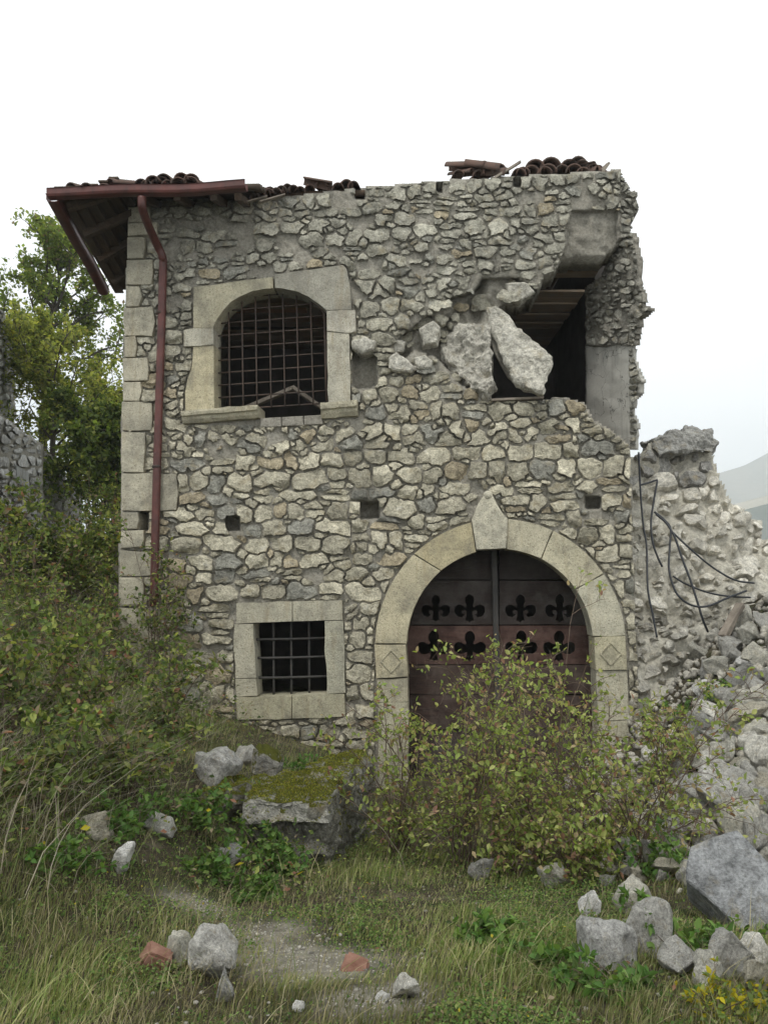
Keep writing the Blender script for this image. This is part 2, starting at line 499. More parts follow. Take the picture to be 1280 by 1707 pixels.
def ridge(name, label, mat, profile, dist, thick, base_z, seed):
    """a mountain ridge with its crest through pixel points at a distance"""
    pts = np.array([on_y(px, py, dist) for px, py in profile])
    xs = np.linspace(pts[0, 0], pts[-1, 0], 90)
    zs = np.interp(xs, pts[:, 0], pts[:, 2])
    u = np.linspace(-1, 1, 41)
    X, U = np.meshgrid(xs, u)
    crest = zs[None, :] * np.ones_like(U)
    prof = 1 - np.abs(U) ** 1.15
    Y = dist + U * thick
    P = np.stack([X, Y, 0 * X], -1)
    Z = base_z + (crest - base_z) * np.clip(prof, 0, 1) * (1 + 0.10 * fbm(P, 4.0 / dist * 3, seed, 4) * (1 - prof))
    v = np.stack([X, Y, Z], -1).reshape(-1, 3)
    nx, ny = 90, 41
    i = (np.arange(ny - 1)[:, None] * nx + np.arange(nx - 1)[None]).ravel()
    f = np.stack([i, i + 1, i + nx + 1, i + nx], -1)
    o = mk(name, v, f, mat, None, None, True)
    tagp(o, label, "hill", kind="structure")
ridge("hill", "pale hazy mountain across the valley", M["hill_far"],
      [(900, 905), (1040, 850), (1140, 808), (1200, 788), (1240, 776), (1285, 752), (1340, 715), (1420, 690), (1560, 760), (1800, 900)], 1750, 420, -60, 11)
ridge("hill", "dry pale field at the mountain foot", M["field"],
      [(1100, 868), (1180, 850), (1225, 840), (1285, 824), (1400, 815), (1550, 860)], 1150, 120, -60, 12)
ridge("hill", "dark wooded slope below the pale mountain", M["hill_near"],
      [(1130, 905), (1200, 868), (1240, 850), (1285, 838), (1400, 830), (1600, 870)], 800, 110, -60, 13)

def make_haze():
    v = box_v((0, 1100, 190), 5400, 2460, 520)
    t = NT("haze_air")
    pv = t.n("VolumePrincipled")
    pv.inputs["Color"].default_value = (0.93, 0.97, 1.0, 1)
    pv.inputs["Density"].default_value = 0.0007
    pv.inputs["Anisotropy"].default_value = 0.2
    t.l(pv.outputs[0], t.out.inputs["Volume"])
    o = mk("haze", v, BOXF, t.m)
    tagp(o, "thin pale haze filling the valley air", "haze", kind="stuff")
make_haze()

# ------------------------------------------------------------------ facade plane
PHI = math.radians(4.0)
FN = np.array([-math.sin(PHI), -math.cos(PHI), 0.0])        # outward
FP0 = np.array([0.0, 10.0, 0.0])
def Wf(px, py, d=0.0):
    """pixel -> point on the facade plane shifted d outward"""
    d = np.asarray(d, float)
    dr = ray(px, py)
    t = (np.dot(FP0 - CAM, FN) + d) / (dr @ FN)
    return CAM + dr * t[..., None]

def in_poly(X, Y, poly):
    r = np.zeros(X.shape, bool)
    n = len(poly)
    for i in range(n):
        x0, y0 = poly[i]; x1, y1 = poly[(i + 1) % n]
        if y0 == y1: continue
        c = ((y0 > Y) != (y1 > Y)) & (X < (x1 - x0) * (Y - y0) / (y1 - y0) + x0)
        r ^= c
    return r
def raster(bbox, step, polys):
    xs = np.arange(bbox[0] + step / 2, bbox[2], step); ys = np.arange(bbox[1] + step / 2, bbox[3], step)
    X, Y = np.meshgrid(xs, ys)
    m = np.zeros(X.shape, bool)
    for p in polys: m |= in_poly(X, Y, p)
    return X, Y, m
def rect(x0, y0, x1, y1): return [(x0, y0), (x1, y0), (x1, y1), (x0, y1)]
def grow(poly, g):
    P = np.array(poly, float); c = P.mean(0)
    d = P - c
    return [tuple(p) for p in c + d * (1 + g / (np.linalg.norm(d, axis=1, keepdims=True)))]

def wall_core(name, bbox, step, mask_fn, W, N, depth_fn, thick, mat, parent, jit=1.2):
    """a wall body: a relief front over the masked cells, closed at the rims and back. N is the outward normal"""
    nx = int((bbox[2] - bbox[0]) / step); ny = int((bbox[3] - bbox[1]) / step)
    gx = bbox[0] + np.arange(nx + 1) * step; gy = bbox[1] + np.arange(ny + 1) * step
    GX, GY = np.meshgrid(gx, gy)
    CX, CY = np.meshgrid(gx[:-1] + step / 2, gy[:-1] + step / 2)
    m = mask_fn(CX, CY)
    jp = np.stack([GX, GY, 0 * GX], -1)
    JX = GX + jit * vnoise(jp, 0.11, 21); JY = GY + jit * vnoise(jp, 0.11, 22)
    D = depth_fn(GX, GY)
    Pf = W(JX, JY, D); Pb = W(JX, JY, 0 * D) - np.asarray(N) * thick
    nv = GX.size
    V = np.concatenate([Pf.reshape(-1, 3), Pb.reshape(-1, 3)])
    idx = np.arange(nv).reshape(GX.shape)
    a, b, c, d = idx[:-1, :-1], idx[:-1, 1:], idx[1:, 1:], idx[1:, :-1]
    Q = [np.stack([a, d, c, b], -1)[m], np.stack([a, b, c, d], -1)[m] + nv]
    pm = np.pad(m, 1)
    for (e0, e1, nb) in ((a, b, pm[:-2, 1:-1]), (b, c, pm[1:-1, 2:]), (c, d, pm[2:, 1:-1]), (d, a, pm[1:-1, :-2])):
        k = m & ~nb
        Q.append(np.stack([e0[k], e1[k], e1[k] + nv, e0[k] + nv], -1))
    Q = np.concatenate(Q)
    used = np.unique(Q); re = np.zeros(2 * nv, int); re[used] = np.arange(len(used))
    return mk(name, V[used], re[Q], mat, parent)

def course_seeds(bbox, rh=(30, 46), ww=(32, 72), slope=None, rng=None, small=0.4, split=0.2):
    S = []
    y = bbox[1]
    while y < bbox[3]:
        h = rng.uniform(*rh)
        x = bbox[0] - rng.uniform(0, 50)
        while x < bbox[2]:
            w = rng.uniform(*ww) * (0.75 if rng.random() < 0.3 else 1.0)
            cy = y + h / 2 + rng.normal(0, h * 0.10)
            sl = slope(x, cy) if slope else 0
            if rng.random() < split:
                k = rng.uniform(0.35, 0.65)
                S.append((x + w / 2 + rng.normal(0, 3), cy - h / 2 + h * k / 2 + sl, w / 2, h * k / 2, rng.normal(0, .10)))
                S.append((x + w / 2 + rng.normal(0, 3), cy + h * k / 2 + sl, w / 2 * rng.uniform(.7, 1), h * (1 - k) / 2, rng.normal(0, .10)))
            else:
                S.append((x + w / 2, cy + sl, w / 2 * rng.uniform(.86, 1.04), h / 2 * rng.uniform(.84, 1.12), rng.normal(0, .12)))
            if rng.random() < small:
                S.append((x + rng.normal(0, 4), cy + rng.choice([-1, 1]) * h / 2 + sl, rng.uniform(6, 12), rng.uniform(4, 8), rng.normal(0, .3)))
            x += w
        y += h
    return np.array(S)

def rubble_stones(bbox, mask_fn, W, N, seeds, rng, gap=2.0, K=18, hmin=0.02, hmax=0.06, step=2.0, tint_fn=None, minpx=30,
                  keep=None, base_fn=None, tilt=0.12, pw=4.0):
    """irregular stones filling a masked pixel region; returns a list of (area_px, verts, faces, tint)"""
    xs = np.arange(bbox[0], bbox[2], step); ys = np.arange(bbox[1], bbox[3], step)
    X, Y = np.meshgrid(xs, ys)
    m = mask_fn(X, Y)
    pp = np.stack([X, Y, 0 * X], -1)
    XW = X + 4.0 * vnoise(pp, 0.055, 31) + 1.5 * vnoise(pp, 0.17, 33); YW = Y + 4.0 * vnoise(pp, 0.055, 32) + 1.5 * vnoise(pp, 0.17, 34)
    best = np.full(X.shape, 1.30 ** pw); lab = np.full(X.shape, -1)
    for i, (sx, sy, ax, ay, an) in enumerate(seeds):
        R = 1.3 * max(ax, ay) + 8
        i0, i1 = np.searchsorted(xs, [sx - R, sx + R]); j0, j1 = np.searchsorted(ys, [sy - R, sy + R])
        if i0 >= i1 or j0 >= j1: continue
        dx = XW[j0:j1, i0:i1] - sx; dy = YW[j0:j1, i0:i1] - sy
        ca, sa = math.cos(an), math.sin(an)
        u = np.abs(dx * ca + dy * sa) / ax; w = np.abs(-dx * sa + dy * ca) / ay
        d = u ** pw + w ** pw
        if ax < 13: d = d * 0.55
        b = best[j0:j1, i0:i1]
        k = d < b
        b[k] = d[k]; lab[j0:j1, i0:i1][k] = i
    lab[~m] = -1
    out = []
    ang = np.arange(K) * 2 * math.pi / K
    H, Wd = lab.shape
    flat = lab.ravel(); order = np.argsort(flat, kind='stable')
    sl = flat[order]; starts = np.searchsorted(sl, np.arange(len(seeds))); ends = np.searchsorted(sl, np.arange(len(seeds)), 'right')
    for i in range(len(seeds)):
        n = ends[i] - starts[i]
        if n * step * step < minpx: continue
        ids = order[starts[i]:ends[i]]
        cx, cy = X.ravel()[ids].mean(), Y.ravel()[ids].mean()
        ji, ii = int((cy - bbox[1]) / step), int((cx - bbox[0]) / step)
        if not (0 <= ji < H and 0 <= ii < Wd) or lab[ji, ii] != i: continue
        if keep is not None and not keep(cx, cy, rng): continue
        a = ang + rng.uniform(0, 0.3)
        rs = np.arange(1, 70, 1.0)
        rx = cx + np.cos(a)[:, None] * rs; ry = cy + np.sin(a)[:, None] * rs
        jx = np.clip(((rx - bbox[0]) / step + .5).astype(int), 0, Wd - 1); jy = np.clip(((ry - bbox[1]) / step + .5).astype(int), 0, H - 1)
        ok = lab[jy, jx] == i
        r = np.where(ok.all(1), 69, np.argmin(ok, axis=1)).astype(float)
        r = np.maximum(r - gap * rng.uniform(0.6, 1.4), 2.0)
        sm = 0.25 * np.roll(r, 1) + 0.5 * r + 0.25 * np.roll(r, -1)
        r = np.minimum(r, sm * 1.16) * rng.uniform(0.95, 1.02, K)
        size = math.sqrt(n * step * step)
        h = rng.uniform(hmin, hmax) * min(1.3, 0.55 + size / 60)
        tx, ty = rng.normal(0, tilt, 2)
        base = base_fn(cx, cy) if base_fn else 0.0
        nf = rng.integers(3, 6)
        fa = rng.uniform(0, 2 * math.pi, nf); fo = rng.uniform(.15, .8, nf); fs = rng.uniform(.3, 1.3, nf)
        rm = r.mean(); sd_ = int(rng.integers(1000))
        def surf(x, y):
            qx, qy = (x - cx) / rm, (y - cy) / rm
            f = 1.0 - sum(np.maximum(0, np.cos(fa[q]) * qx + np.sin(fa[q]) * qy - fo[q]) * fs[q] for q in range(nf))
            P = np.stack([x, y, 0 * x], -1)
            return base + h * np.maximum(f, .12) + .010 * vnoise(P, .16, sd_) + (tx * (x - cx) + ty * (y - cy)) * 0.0075
        def ring(k, kind):
            x = cx + np.cos(a) * r * k; y = cy + np.sin(a) * r * k
            z = surf(x, y)
            if kind == 0: z = 0 * z + base - .07
            elif kind == 1: z = base + (z - base) * .50
            return W(x, y, z)
        V = [ring(1.0, 0), ring(1.0, 1), ring(0.92, 2), ring(0.66, 2), ring(.33, 2)]
        V = np.concatenate(V + [W(np.array([cx]), np.array([cy]), surf(np.array([cx]), np.array([cy])))])
        Q = []
        for s in range(4):
            for k in range(K):
                k2 = (k + 1) % K
                Q.append((s * K + k, s * K + k2, (s + 1) * K + k2, (s + 1) * K + k))
        for k in range(K): Q.append((4 * K + k, 4 * K + (k + 1) % K, 5 * K))
        Q.append(tuple(range(K))[::-1])
        Q = [q[::-1] for q in Q]
        out.append((n * step * step, V, Q, tint_fn(cx, cy, rng)))
    out.sort(key=lambda t: -t[0])
    return out
def emit_stones(st, parent, mat, limit=300, name="stone", rest="small_stones"):
    for a, V, Q, t in st[:limit]:
        mk(name, V, Q, mat, parent, np.tile(t, (len(V), 1)))
    if len(st) > limit:
        Vs, Qs, Ts, o = [], [], [], 0
        for a, V, Q, t in st[limit:]:
            Vs.append(V); Ts.append(np.tile(t, (len(V), 1))); Qs += [tuple(i + o for i in q) for q in Q]; o += len(V)
        mk(rest, np.concatenate(Vs), Qs, mat, parent, np.concatenate(Ts), kind="stuff")

def slab_px(name, poly, front, back, mat, parent, tint, bevel=0.012, wob=0.7, seg=22.0, W=Wf, N=FN, tiltd=0.0):
    """a block whose front outline is a pixel polygon on a plane, with worn edges"""
    P = []
    n = len(poly)
    for i in range(n):
        a, b = np.array(poly[i], float), np.array(poly[(i + 1) % n], float)
        k = max(1, int(np.linalg.norm(b - a) / seg))
        for j in range(k):
            q = a + (b - a) * j / k
            if j: q = q + RNG.normal(0, wob, 2)
            P.append(q)
    P = np.array(P)
    d = front + RNG.normal(0, 0.002, len(P)) + tiltd * (P[:, 1] - P[:, 1].mean())
    vf = W(P[:, 0], P[:, 1], d); vb = vf - np.asarray(N) * (front - back)
    bm = bmesh.new()
    A = [bm.verts.new(p) for p in vf]; B = [bm.verts.new(p) for p in vb]
    ff = bm.faces.new(A[::-1]); bm.faces.new(B)
    m = len(A)
    for i in range(m): bm.faces.new([A[i], A[(i + 1) % m], B[(i + 1) % m], B[i]])
    if bevel: bmesh.ops.bevel(bm, geom=[e for e in ff.edges], offset=bevel, segments=2, profile=0.6, affect='EDGES')
    bmesh.ops.triangulate(bm, faces=[f for f in bm.faces if len(f.verts) > 4])
    o = mk_bm(name, bm, mat, parent, None)
    set_tint(o.data, tint)
    return o

# ------------------------------------------------------------------ the house
house = empty("stone_house", (0.0, 10.0, -0.9))
tagp(house, "half-collapsed two-storey rubble stone house with arched door and barred windows", "house")

def arc(cx, cy, rx, ry, a0, a1, n):
    return [(cx + rx * math.cos(math.radians(a)), cy - ry * math.sin(math.radians(a))) for a in np.linspace(a0, a1, n)]
# openings (pixels on the facade)
WIN_UP = [(357, 684), (356, 600), (355, 548), (362, 530), (380, 510), (405, 493), (432, 484), (460, 480), (490, 483), (513, 493), (532, 506), (544, 520), (545, 590), (547, 686), (536, 690), (436, 693)]
WIN_LO = [(423, 1039), (541, 1034), (545, 1156), (428, 1158)]
ARCH_IN = [(680, 1340), (679, 1128), (677, 1085)] + arc(833, 1076, 156, 161, 176, 3, 30) + [(990, 1062), (992, 1118), (996, 1340)]
HOLE = [(1075, 745), (1050, 742), (1020, 718), (990, 700), (975, 672), (940, 660), (905, 667), (860, 668), (817, 667), (819, 640), (823, 600), (816, 545), (812, 522), (844, 507), (868, 504), (888, 498),
        (900, 477), (906, 460), (924, 454), (934, 432), (955, 428), (985, 428), (1010, 424), (1036, 405), (1036, 270), (1100, 270)]
OUTER = [(214, 330), (213, 420), (205, 640), (201, 860), (198, 1000), (194, 1340), (1070, 1340), (1066, 1180), (1058, 1000), (1050, 742), (1075, 745), (1075, 600), (1040, 400), (1036, 283), (985, 286), (900, 291), (800, 297), (735, 301), (600, 313), (470, 328), (410, 333)]
PUTLOG = [rect(601, 836, 632, 865), rect(377, 862, 399, 884), rect(977, 828, 1002, 850), rect(236, 852, 247, 884), rect(593, 313, 607, 331), rect(727, 303, 738, 319), rect(855, 295, 868, 311)]
LEDGE = [(942, 382), (954, 352), (1036, 350), (1036, 440), (930, 470), (934, 432), (945, 406)]
TORN = [(648, 580), (680, 552), (712, 528), (745, 500), (790, 486), (805, 466), (858, 462), (892, 480), (890, 500), (844, 510), (815, 520), (818, 560), (825, 600), (820, 660), (788, 655), (765, 640), (745, 615), (722, 592), (690, 585), (672, 600), (650, 598)]
NICHE = [(586, 583), (610, 588), (626, 592), (630, 640), (612, 650), (588, 645)]

# dressed pieces (front outline, proud, label)
def c4(L): return [(x / 4 + 300, y / 4 + 430) for x, y in L]
UP_FRAME = [
    ("lintel_block", c4([(90, 190), (350, 160), (620, 125), (622, 202), (560, 206), (480, 222), (400, 250), (340, 292), (290, 340), (245, 400), (222, 468), (90, 466)]), .05, (0.43, 0.40, 0.31)),
    ("lintel_block", c4([(632, 110), (860, 80), (1085, 45), (1110, 70), (1135, 200), (1143, 345), (977, 350), (935, 305), (865, 255), (785, 217), (700, 200), (632, 200)]), .075, (0.31, 0.30, 0.265)),
    ("impost_block", c4([(25, 478), (90, 468), (222, 468), (226, 578), (25, 590)]), .06, (0.46, 0.44, 0.38)),
    ("jamb_block", c4([(88, 592), (226, 580), (230, 1010), (35, 1018), (35, 900), (50, 810), (85, 740)]), .045, (0.44, 0.40, 0.29)),
    ("impost_block", c4([(977, 353), (1168, 347), (1172, 490), (1120, 502), (979, 486)]), .085, (0.46, 0.44, 0.39)),
    ("jamb_block", c4([(979, 490), (1128, 504), (1135, 960), (990, 966), (982, 700)]), .07, (0.45, 0.43, 0.37)),
]
LO_FRAME = [
    ("lintel_block", [(394, 1006), (487, 1003), (487, 1036), (422, 1038), (394, 1040)], .04, (0.43, 0.41, 0.34)),
    ("lintel_block", [(488, 1003), (570, 1001), (571, 1034), (541, 1034), (488, 1036)], .042, (0.43, 0.41, 0.34)),
    ("jamb_block", [(391, 1041), (422, 1040), (427, 1130), (392, 1131)], .038, (0.44, 0.42, 0.35)),
    ("jamb_block", [(392, 1132), (427, 1131), (429, 1160), (394, 1162)], .036, (0.41, 0.39, 0.32)),
    ("jamb_block", [(541, 1035), (572, 1035), (576, 1155), (545, 1157)], .04, (0.42, 0.41, 0.34)),
    ("sill_block", [(394, 1163), (486, 1160), (486, 1198), (395, 1200)], .05, (0.40, 0.38, 0.29)),
    ("sill_block", [(487, 1160), (574, 1157), (575, 1195), (487, 1198)], .05, (0.41, 0.39, 0.30)),
]
def vouss(a0, a1, n=6):
    return arc(834, 1078, 209, 213, a0, a1, n) + arc(833, 1076, 156, 161, a1, a0, n)
PORTAL = [
    ("voussoir", arc(834, 1078, 209, 213, 178.5, 134, 8) + arc(833, 1076, 155.5, 161, 129.5, 179, 8), .05, (0.47, 0.43, 0.32)),
    ("voussoir", arc(834, 1078, 209, 213, 133.4, 103.5, 6) + arc(833, 1076, 155.5, 161, 104.8, 129.0, 6), .052, (0.46, 0.41, 0.28)),
    ("keystone", [(786, 867), (795, 843), (803, 830), (809, 824), (820, 824), (828, 843), (837, 855), (846, 865), (843, 914), (820, 915), (794, 916)], .085, (0.54, 0.515, 0.43)),
    ("voussoir", arc(834, 1078, 209, 213, 86.5, 65.6, 5) + arc(833, 1076, 155.5, 161, 64, 86, 5), .05, (0.46, 0.43, 0.34)),
    ("voussoir", arc(834, 1078, 209, 213, 65, 35, 6) + arc(833, 1076, 155.5, 161, 36, 63.4, 6), .053, (0.47, 0.44, 0.34)),
    ("voussoir", arc(834, 1078, 209, 213, 34.4, 5, 7) + arc(833, 1076, 155.5, 161, 5.5, 35.4, 7), .05, (0.48, 0.46, 0.38)),
    ("impost_block", [(624, 1075), (676, 1075), (680, 1128), (627, 1131)], .065, (0.47, 0.43, 0.32)),
    ("impost_block", [(990, 1063), (1042, 1061), (1045, 1117), (993, 1118)], .065, (0.47, 0.44, 0.33)),
    ("pier_block", [(628, 1132), (679, 1130), (680, 1170), (630, 1171)], .045, (0.45, 0.42, 0.33)),
    ("pier_block", [(630, 1172), (680, 1171), (682, 1340), (632, 1340)], .043, (0.44, 0.42, 0.33)),
    ("pier_block", [(993, 1119), (1045, 1118), (1048, 1200), (996, 1202)], .043, (0.46, 0.44, 0.36)),
    ("pier_block", [(996, 1203), (1048, 1201), (1050, 1340), (999, 1340)], .043, (0.44, 0.42, 0.34)),
]
QUOINS = [(213, 228, 372, 393, 262), (212, 395, 431, 243, 0), (211, 433, 474, 256, 0), (210, 477, 511, 236, 0), (208, 513, 560, 259, 0), (207.5, 562, 595, 229, 0), (206, 597, 635, 249, 0),
          (205, 637, 668, 236, 0), (204.5, 670, 717, 256, 0), (203, 720, 787, 243, 0), (202.5, 789, 851, 296, 0), (201.5, 854, 882, 233, 0), (201, 885, 914, 241, 0), (200, 917, 960, 268, 0), (199, 963, 1010, 240, 0), (198, 1013, 1070, 275, 0), (197, 1073, 1130, 238, 0), (196, 1133, 1190, 280, 0)]
QUOIN_P = []
for q in QUOINS:
    if q[0] == 213:
        QUOIN_P.append([(213, 372), (262, 370), (262, 392), (213, 393)])
        QUOIN_P.append([(214, 345), (250, 343), (250, 369), (214, 370)])
    else:
        x, y0, y1, x1, _ = q
        j = RNG.normal(0, 1.2, 6)
        QUOIN_P.append([(x + j[0], y0), (x1 + j[1] - 3, y0 + j[2]), (x1 + j[3], (y0 + y1) / 2), (x1 - 4 + j[4], y1 + j[5]), (x, y1)])

ARCH_CUT = [(656, 1345), (655, 1085)] + arc(833, 1078, 178, 184, 177, 3, 24) + [(1018, 1062), (1020, 1345)]
def open_mask(X, Y):
    return in_poly(X, Y, HOLE) | in_poly(X, Y, [(350, 700), (345, 545), (370, 505), (410, 480), (460, 470), (510, 480), (552, 515), (555, 700)]) | in_poly(X, Y, grow(WIN_LO, 8)) | in_poly(X, Y, ARCH_CUT)
def facade_mask(X, Y):
    return in_poly(X, Y, OUTER) & ~open_mask(X, Y)
KEEP_OUT = [grow(p[1], 2.0) for p in UP_FRAME + LO_FRAME + PORTAL] + [grow(q, 1.0) for q in QUOIN_P]
KEEP_OUT += [[(304, 684), (432, 676), (440, 695), (428, 708), (304, 706)], [(534, 676), (600, 671), (598, 698), (536, 699)]]
KEEP_OUT += [[(624, 1085)] + arc(834, 1078, 212, 216, 177, 3, 24) + [(1046, 1062), (1052, 1345), (626, 1345)]]
def stone_mask(X, Y):
    m = facade_mask(X, Y)
    for p in KEEP_OUT + PUTLOG + [LEDGE, NICHE, [(432, 690), (538, 688), (538, 706), (432, 712)]]: m &= ~in_poly(X, Y, p)
    return m
def facade_depth(X, Y):
    P = np.stack([X, Y, 0 * X], -1)
    d = -.029 + 0.030 * fbm(P, 0.035, 41, 3) + .014 * vnoise(P, .17, 47)
    for p in PUTLOG: d = np.where(in_poly(X, Y, p), -0.34, d)
    d = np.where(in_poly(X, Y, NICHE), -0.24 + 0.03 * fbm(P, 0.05, 43), d)
    d = np.where(in_poly(X, Y, LEDGE), -0.11 + 0.05 * fbm(P, 0.045, 44, 4) - .07 * sstep(385, 440, Y), d)
    d = np.where(in_poly(X, Y, TORN), -0.20 + 0.17 * fbm(P, 0.030, 45, 3), d)
    return d
core = wall_core("facade_wall", (190, 270, 1078, 1342), 4.0, facade_mask, Wf, FN, facade_depth, 0.50, M["mortar"], house)

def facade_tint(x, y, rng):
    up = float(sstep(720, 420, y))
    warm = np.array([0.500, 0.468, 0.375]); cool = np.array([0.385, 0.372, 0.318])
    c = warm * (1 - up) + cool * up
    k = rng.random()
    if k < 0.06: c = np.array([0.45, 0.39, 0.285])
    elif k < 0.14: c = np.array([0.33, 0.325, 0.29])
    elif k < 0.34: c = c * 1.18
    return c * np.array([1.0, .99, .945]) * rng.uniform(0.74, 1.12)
def cslope(x, y): return -(x - 640) * 0.085 * (1150 - y) / 850
r1 = np.random.default_rng(11)
seeds = np.concatenate([
    course_seeds((190, 240, 1080, 470), (18, 33), (22, 52), cslope, r1, 0.9, 0.22),
    course_seeds((190, 470, 1080, 720), (20, 33), (24, 52), cslope, r1, 0.9, 0.2),
    course_seeds((190, 720, 1080, 1345), (22, 38), (28, 66), cslope, r1, 0.85, 0.18)])
def keep_fn(x, y, rng):
    if in_poly(np.array(x), np.array(y), TORN): return rng.random() < 0.42
    if y < 470 and rng.random() < 0.10: return False
    return rng.random() > 0.02
def base_fn(x, y):
    return float(facade_depth(np.array([x]), np.array([y]))[0]) + 0.05 if in_poly(np.array(x), np.array(y), TORN) else 0.0
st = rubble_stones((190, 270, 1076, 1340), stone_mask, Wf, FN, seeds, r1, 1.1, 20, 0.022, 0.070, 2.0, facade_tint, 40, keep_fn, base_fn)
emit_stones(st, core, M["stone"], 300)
print("facade stones", len(st))

# dressed surrounds, quoins
for nm, poly, pr, tint in UP_FRAME: slab_px(nm, poly, pr, -0.30, M["dressed"], house, tint)
for nm, poly, pr, tint in LO_FRAME: slab_px(nm, poly, pr, -0.28, M["dressed"], house, tint, bevel=0.006)
for nm, poly, pr, tint in PORTAL:
    o = slab_px(nm, poly, pr, -0.32, M["dressed"], house, tint, bevel=0.010)
    if nm == "impost_block":
        c = np.mean(poly, axis=0); hw, hh = 17, 19
        D = [(c[0] - hw, c[1]), (c[0], c[1] - hh), (c[0] + hw, c[1]), (c[0], c[1] + hh)]
        for i in range(4):
            a, b = Wf(*D[i], pr + .004), Wf(*D[(i + 1) % 4], pr + .004)
            beam("diamond_moulding", a, b, 0.022, 0.018, M["dressed"], o, 0.004, (0.44, 0.41, 0.31), up=FN)
    if nm == "keystone":
        bm = bmesh.new(); bmesh.ops.create_icosphere(bm, subdivisions=2, radius=0.062, matrix=Matrix.Translation(Vector(Wf(813, 826, 0.05))))
        k = mk_bm("keystone_knob", bm, M["dressed"], o, None, True); set_tint(k.data, (0.47, 0.45, 0.38))
for q in QUOIN_P:
    t = np.array([0.43, 0.405, 0.335]) * RNG.uniform(0.85, 1.1)
    slab_px("quoin", q, 0.035 + RNG.uniform(0, .02), -0.30, M["dressed"], house, t, bevel=0.014, wob=1.0)
# moulded sills of the upper window, broken in the middle
def sill(p0, p1, h):
    a, b = Wf(*p0, 0.0), Wf(*p1, 0.0)
    u = (b - a) / np.linalg.norm(b - a)
    s = h / F * 10.0
    prof = [(-0.28, 0), (0.15, 0), (0.155, -.2 * s), (0.145, -.42 * s), (0.11, -.5 * s), (0.095, -.75 * s), (0.06, -1.0 * s), (-0.28, -1.0 * s)]
    n = 9; V = []
    for i in range(n):
        q = a + (b - a) * i / (n - 1)
        for (d, z) in prof: V.append(q + FN * (d + RNG.normal(0, .003)) + np.array([0, 0, z + RNG.normal(0, .004)]))
    k = len(prof); Q = []
    for i in range(n - 1):
        for j in range(k): Q.append((i * k + j, i * k + (j + 1) % k, (i + 1) * k + (j + 1) % k, (i + 1) * k + j))
    Q += [tuple(range(k))[::-1], tuple(range((n - 1) * k, n * k))]
    bm = bmesh.new(); vs = [bm.verts.new(v) for v in V]
    for q in Q: bm.faces.new([vs[i] for i in q])
    o = mk_bm("window_sill", bm, M["dressed"], house); set_tint(o.data, (0.45, 0.42, 0.33))
sill((308, 689), (434, 679), 20); sill((537, 676), (597, 671), 24)
for i, (x0, x1) in enumerate([(434, 468), (470, 505), (507, 537)]):
    y = 697 - (x0 - 434) * 0.055
    slab_px("rubble_block", [(x0, y), (x1, y - 2), (x1 + 1, y + 14), (x0, y + 15)], 0.02 + 0.01 * i, -0.4, M["concrete"], house, (0.3, 0.3, 0.3))

# iron grilles
def bar_px(parent, a, b, d, r, mat, sag=0.0):
    P = [Wf(a[0] + (b[0] - a[0]) * t, a[1] + (b[1] - a[1]) * t, d) + np.array([0, 0, -sag * math.sin(math.pi * t)]) for t in np.linspace(0, 1, 6)]
    return tube("bar", P, r, mat, parent, 6)
DG = -0.16
def strip_px(name, pts, d, w, dep, mat, parent):
    """a flat iron frame strip following pixels"""
    P = [Wf(x, y, d) for x, y in pts]
    return tube(name, P, w, mat, parent, 6)
g1 = strip_px("window_grille", [(361, 686), (359, 550), (366, 531), (384, 511), (407, 495), (433, 487), (460, 484), (489, 487), (511, 496), (530, 509), (541, 522), (543, 600), (545, 676)], DG, 0.02, 0, M["iron"], house)
bx = [328, 415, 505, 597, 687, 778, 872]
for x in bx:
    xp = x / 4 + 300
    top = np.interp(xp, [355, 366, 384, 407, 433, 460, 489, 511, 530, 544], [548, 533, 513, 497, 489, 486, 489, 498, 511, 524])
    bar_px(g1, (xp - 0.5, top - 2), (xp + 4 * (xp - 360) / 185 + 1, 684 - (xp - 360) * 0.06), DG + 0.012, 0.011, M["iron"])
for k in range(10):
    yl = 684 - k * 20.6; yr = 672 - k * 20.9
    xl, xr = 358, 546
    if yl < 548: xl = np.interp(yl - 5, [484, 489, 497, 513, 533, 548], [450, 433, 407, 384, 366, 356]) - 1
    if yr < 526: xr = np.interp(yr + 3, [484, 489, 498, 511, 526], [475, 489, 511, 530, 545]) + 1
    if xr - xl < 20: continue
    f = lambda x: yl + (yr - yl) * (x - 358) / 188
    bar_px(g1, (xl, f(xl)), (xr, f(xr)), DG - 0.012, 0.010, M["iron"])
g2 = strip_px("window_grille", [(421, 1157), (421, 1040)], -0.12, 0.014, 0, M["iron_dark"], house)
for x0, x1 in ((456, 456.5), (485.5, 486), (515, 516)): bar_px(g2, (x0, 1030), (x1, 1162), -0.13, 0.017, M["iron_dark"])
for y0, y1 in ((1066, 1063), (1097, 1094), (1130, 1127)): bar_px(g2, (416, y0), (552, y1), -0.11, 0.017, M["iron_dark"], 0.006)

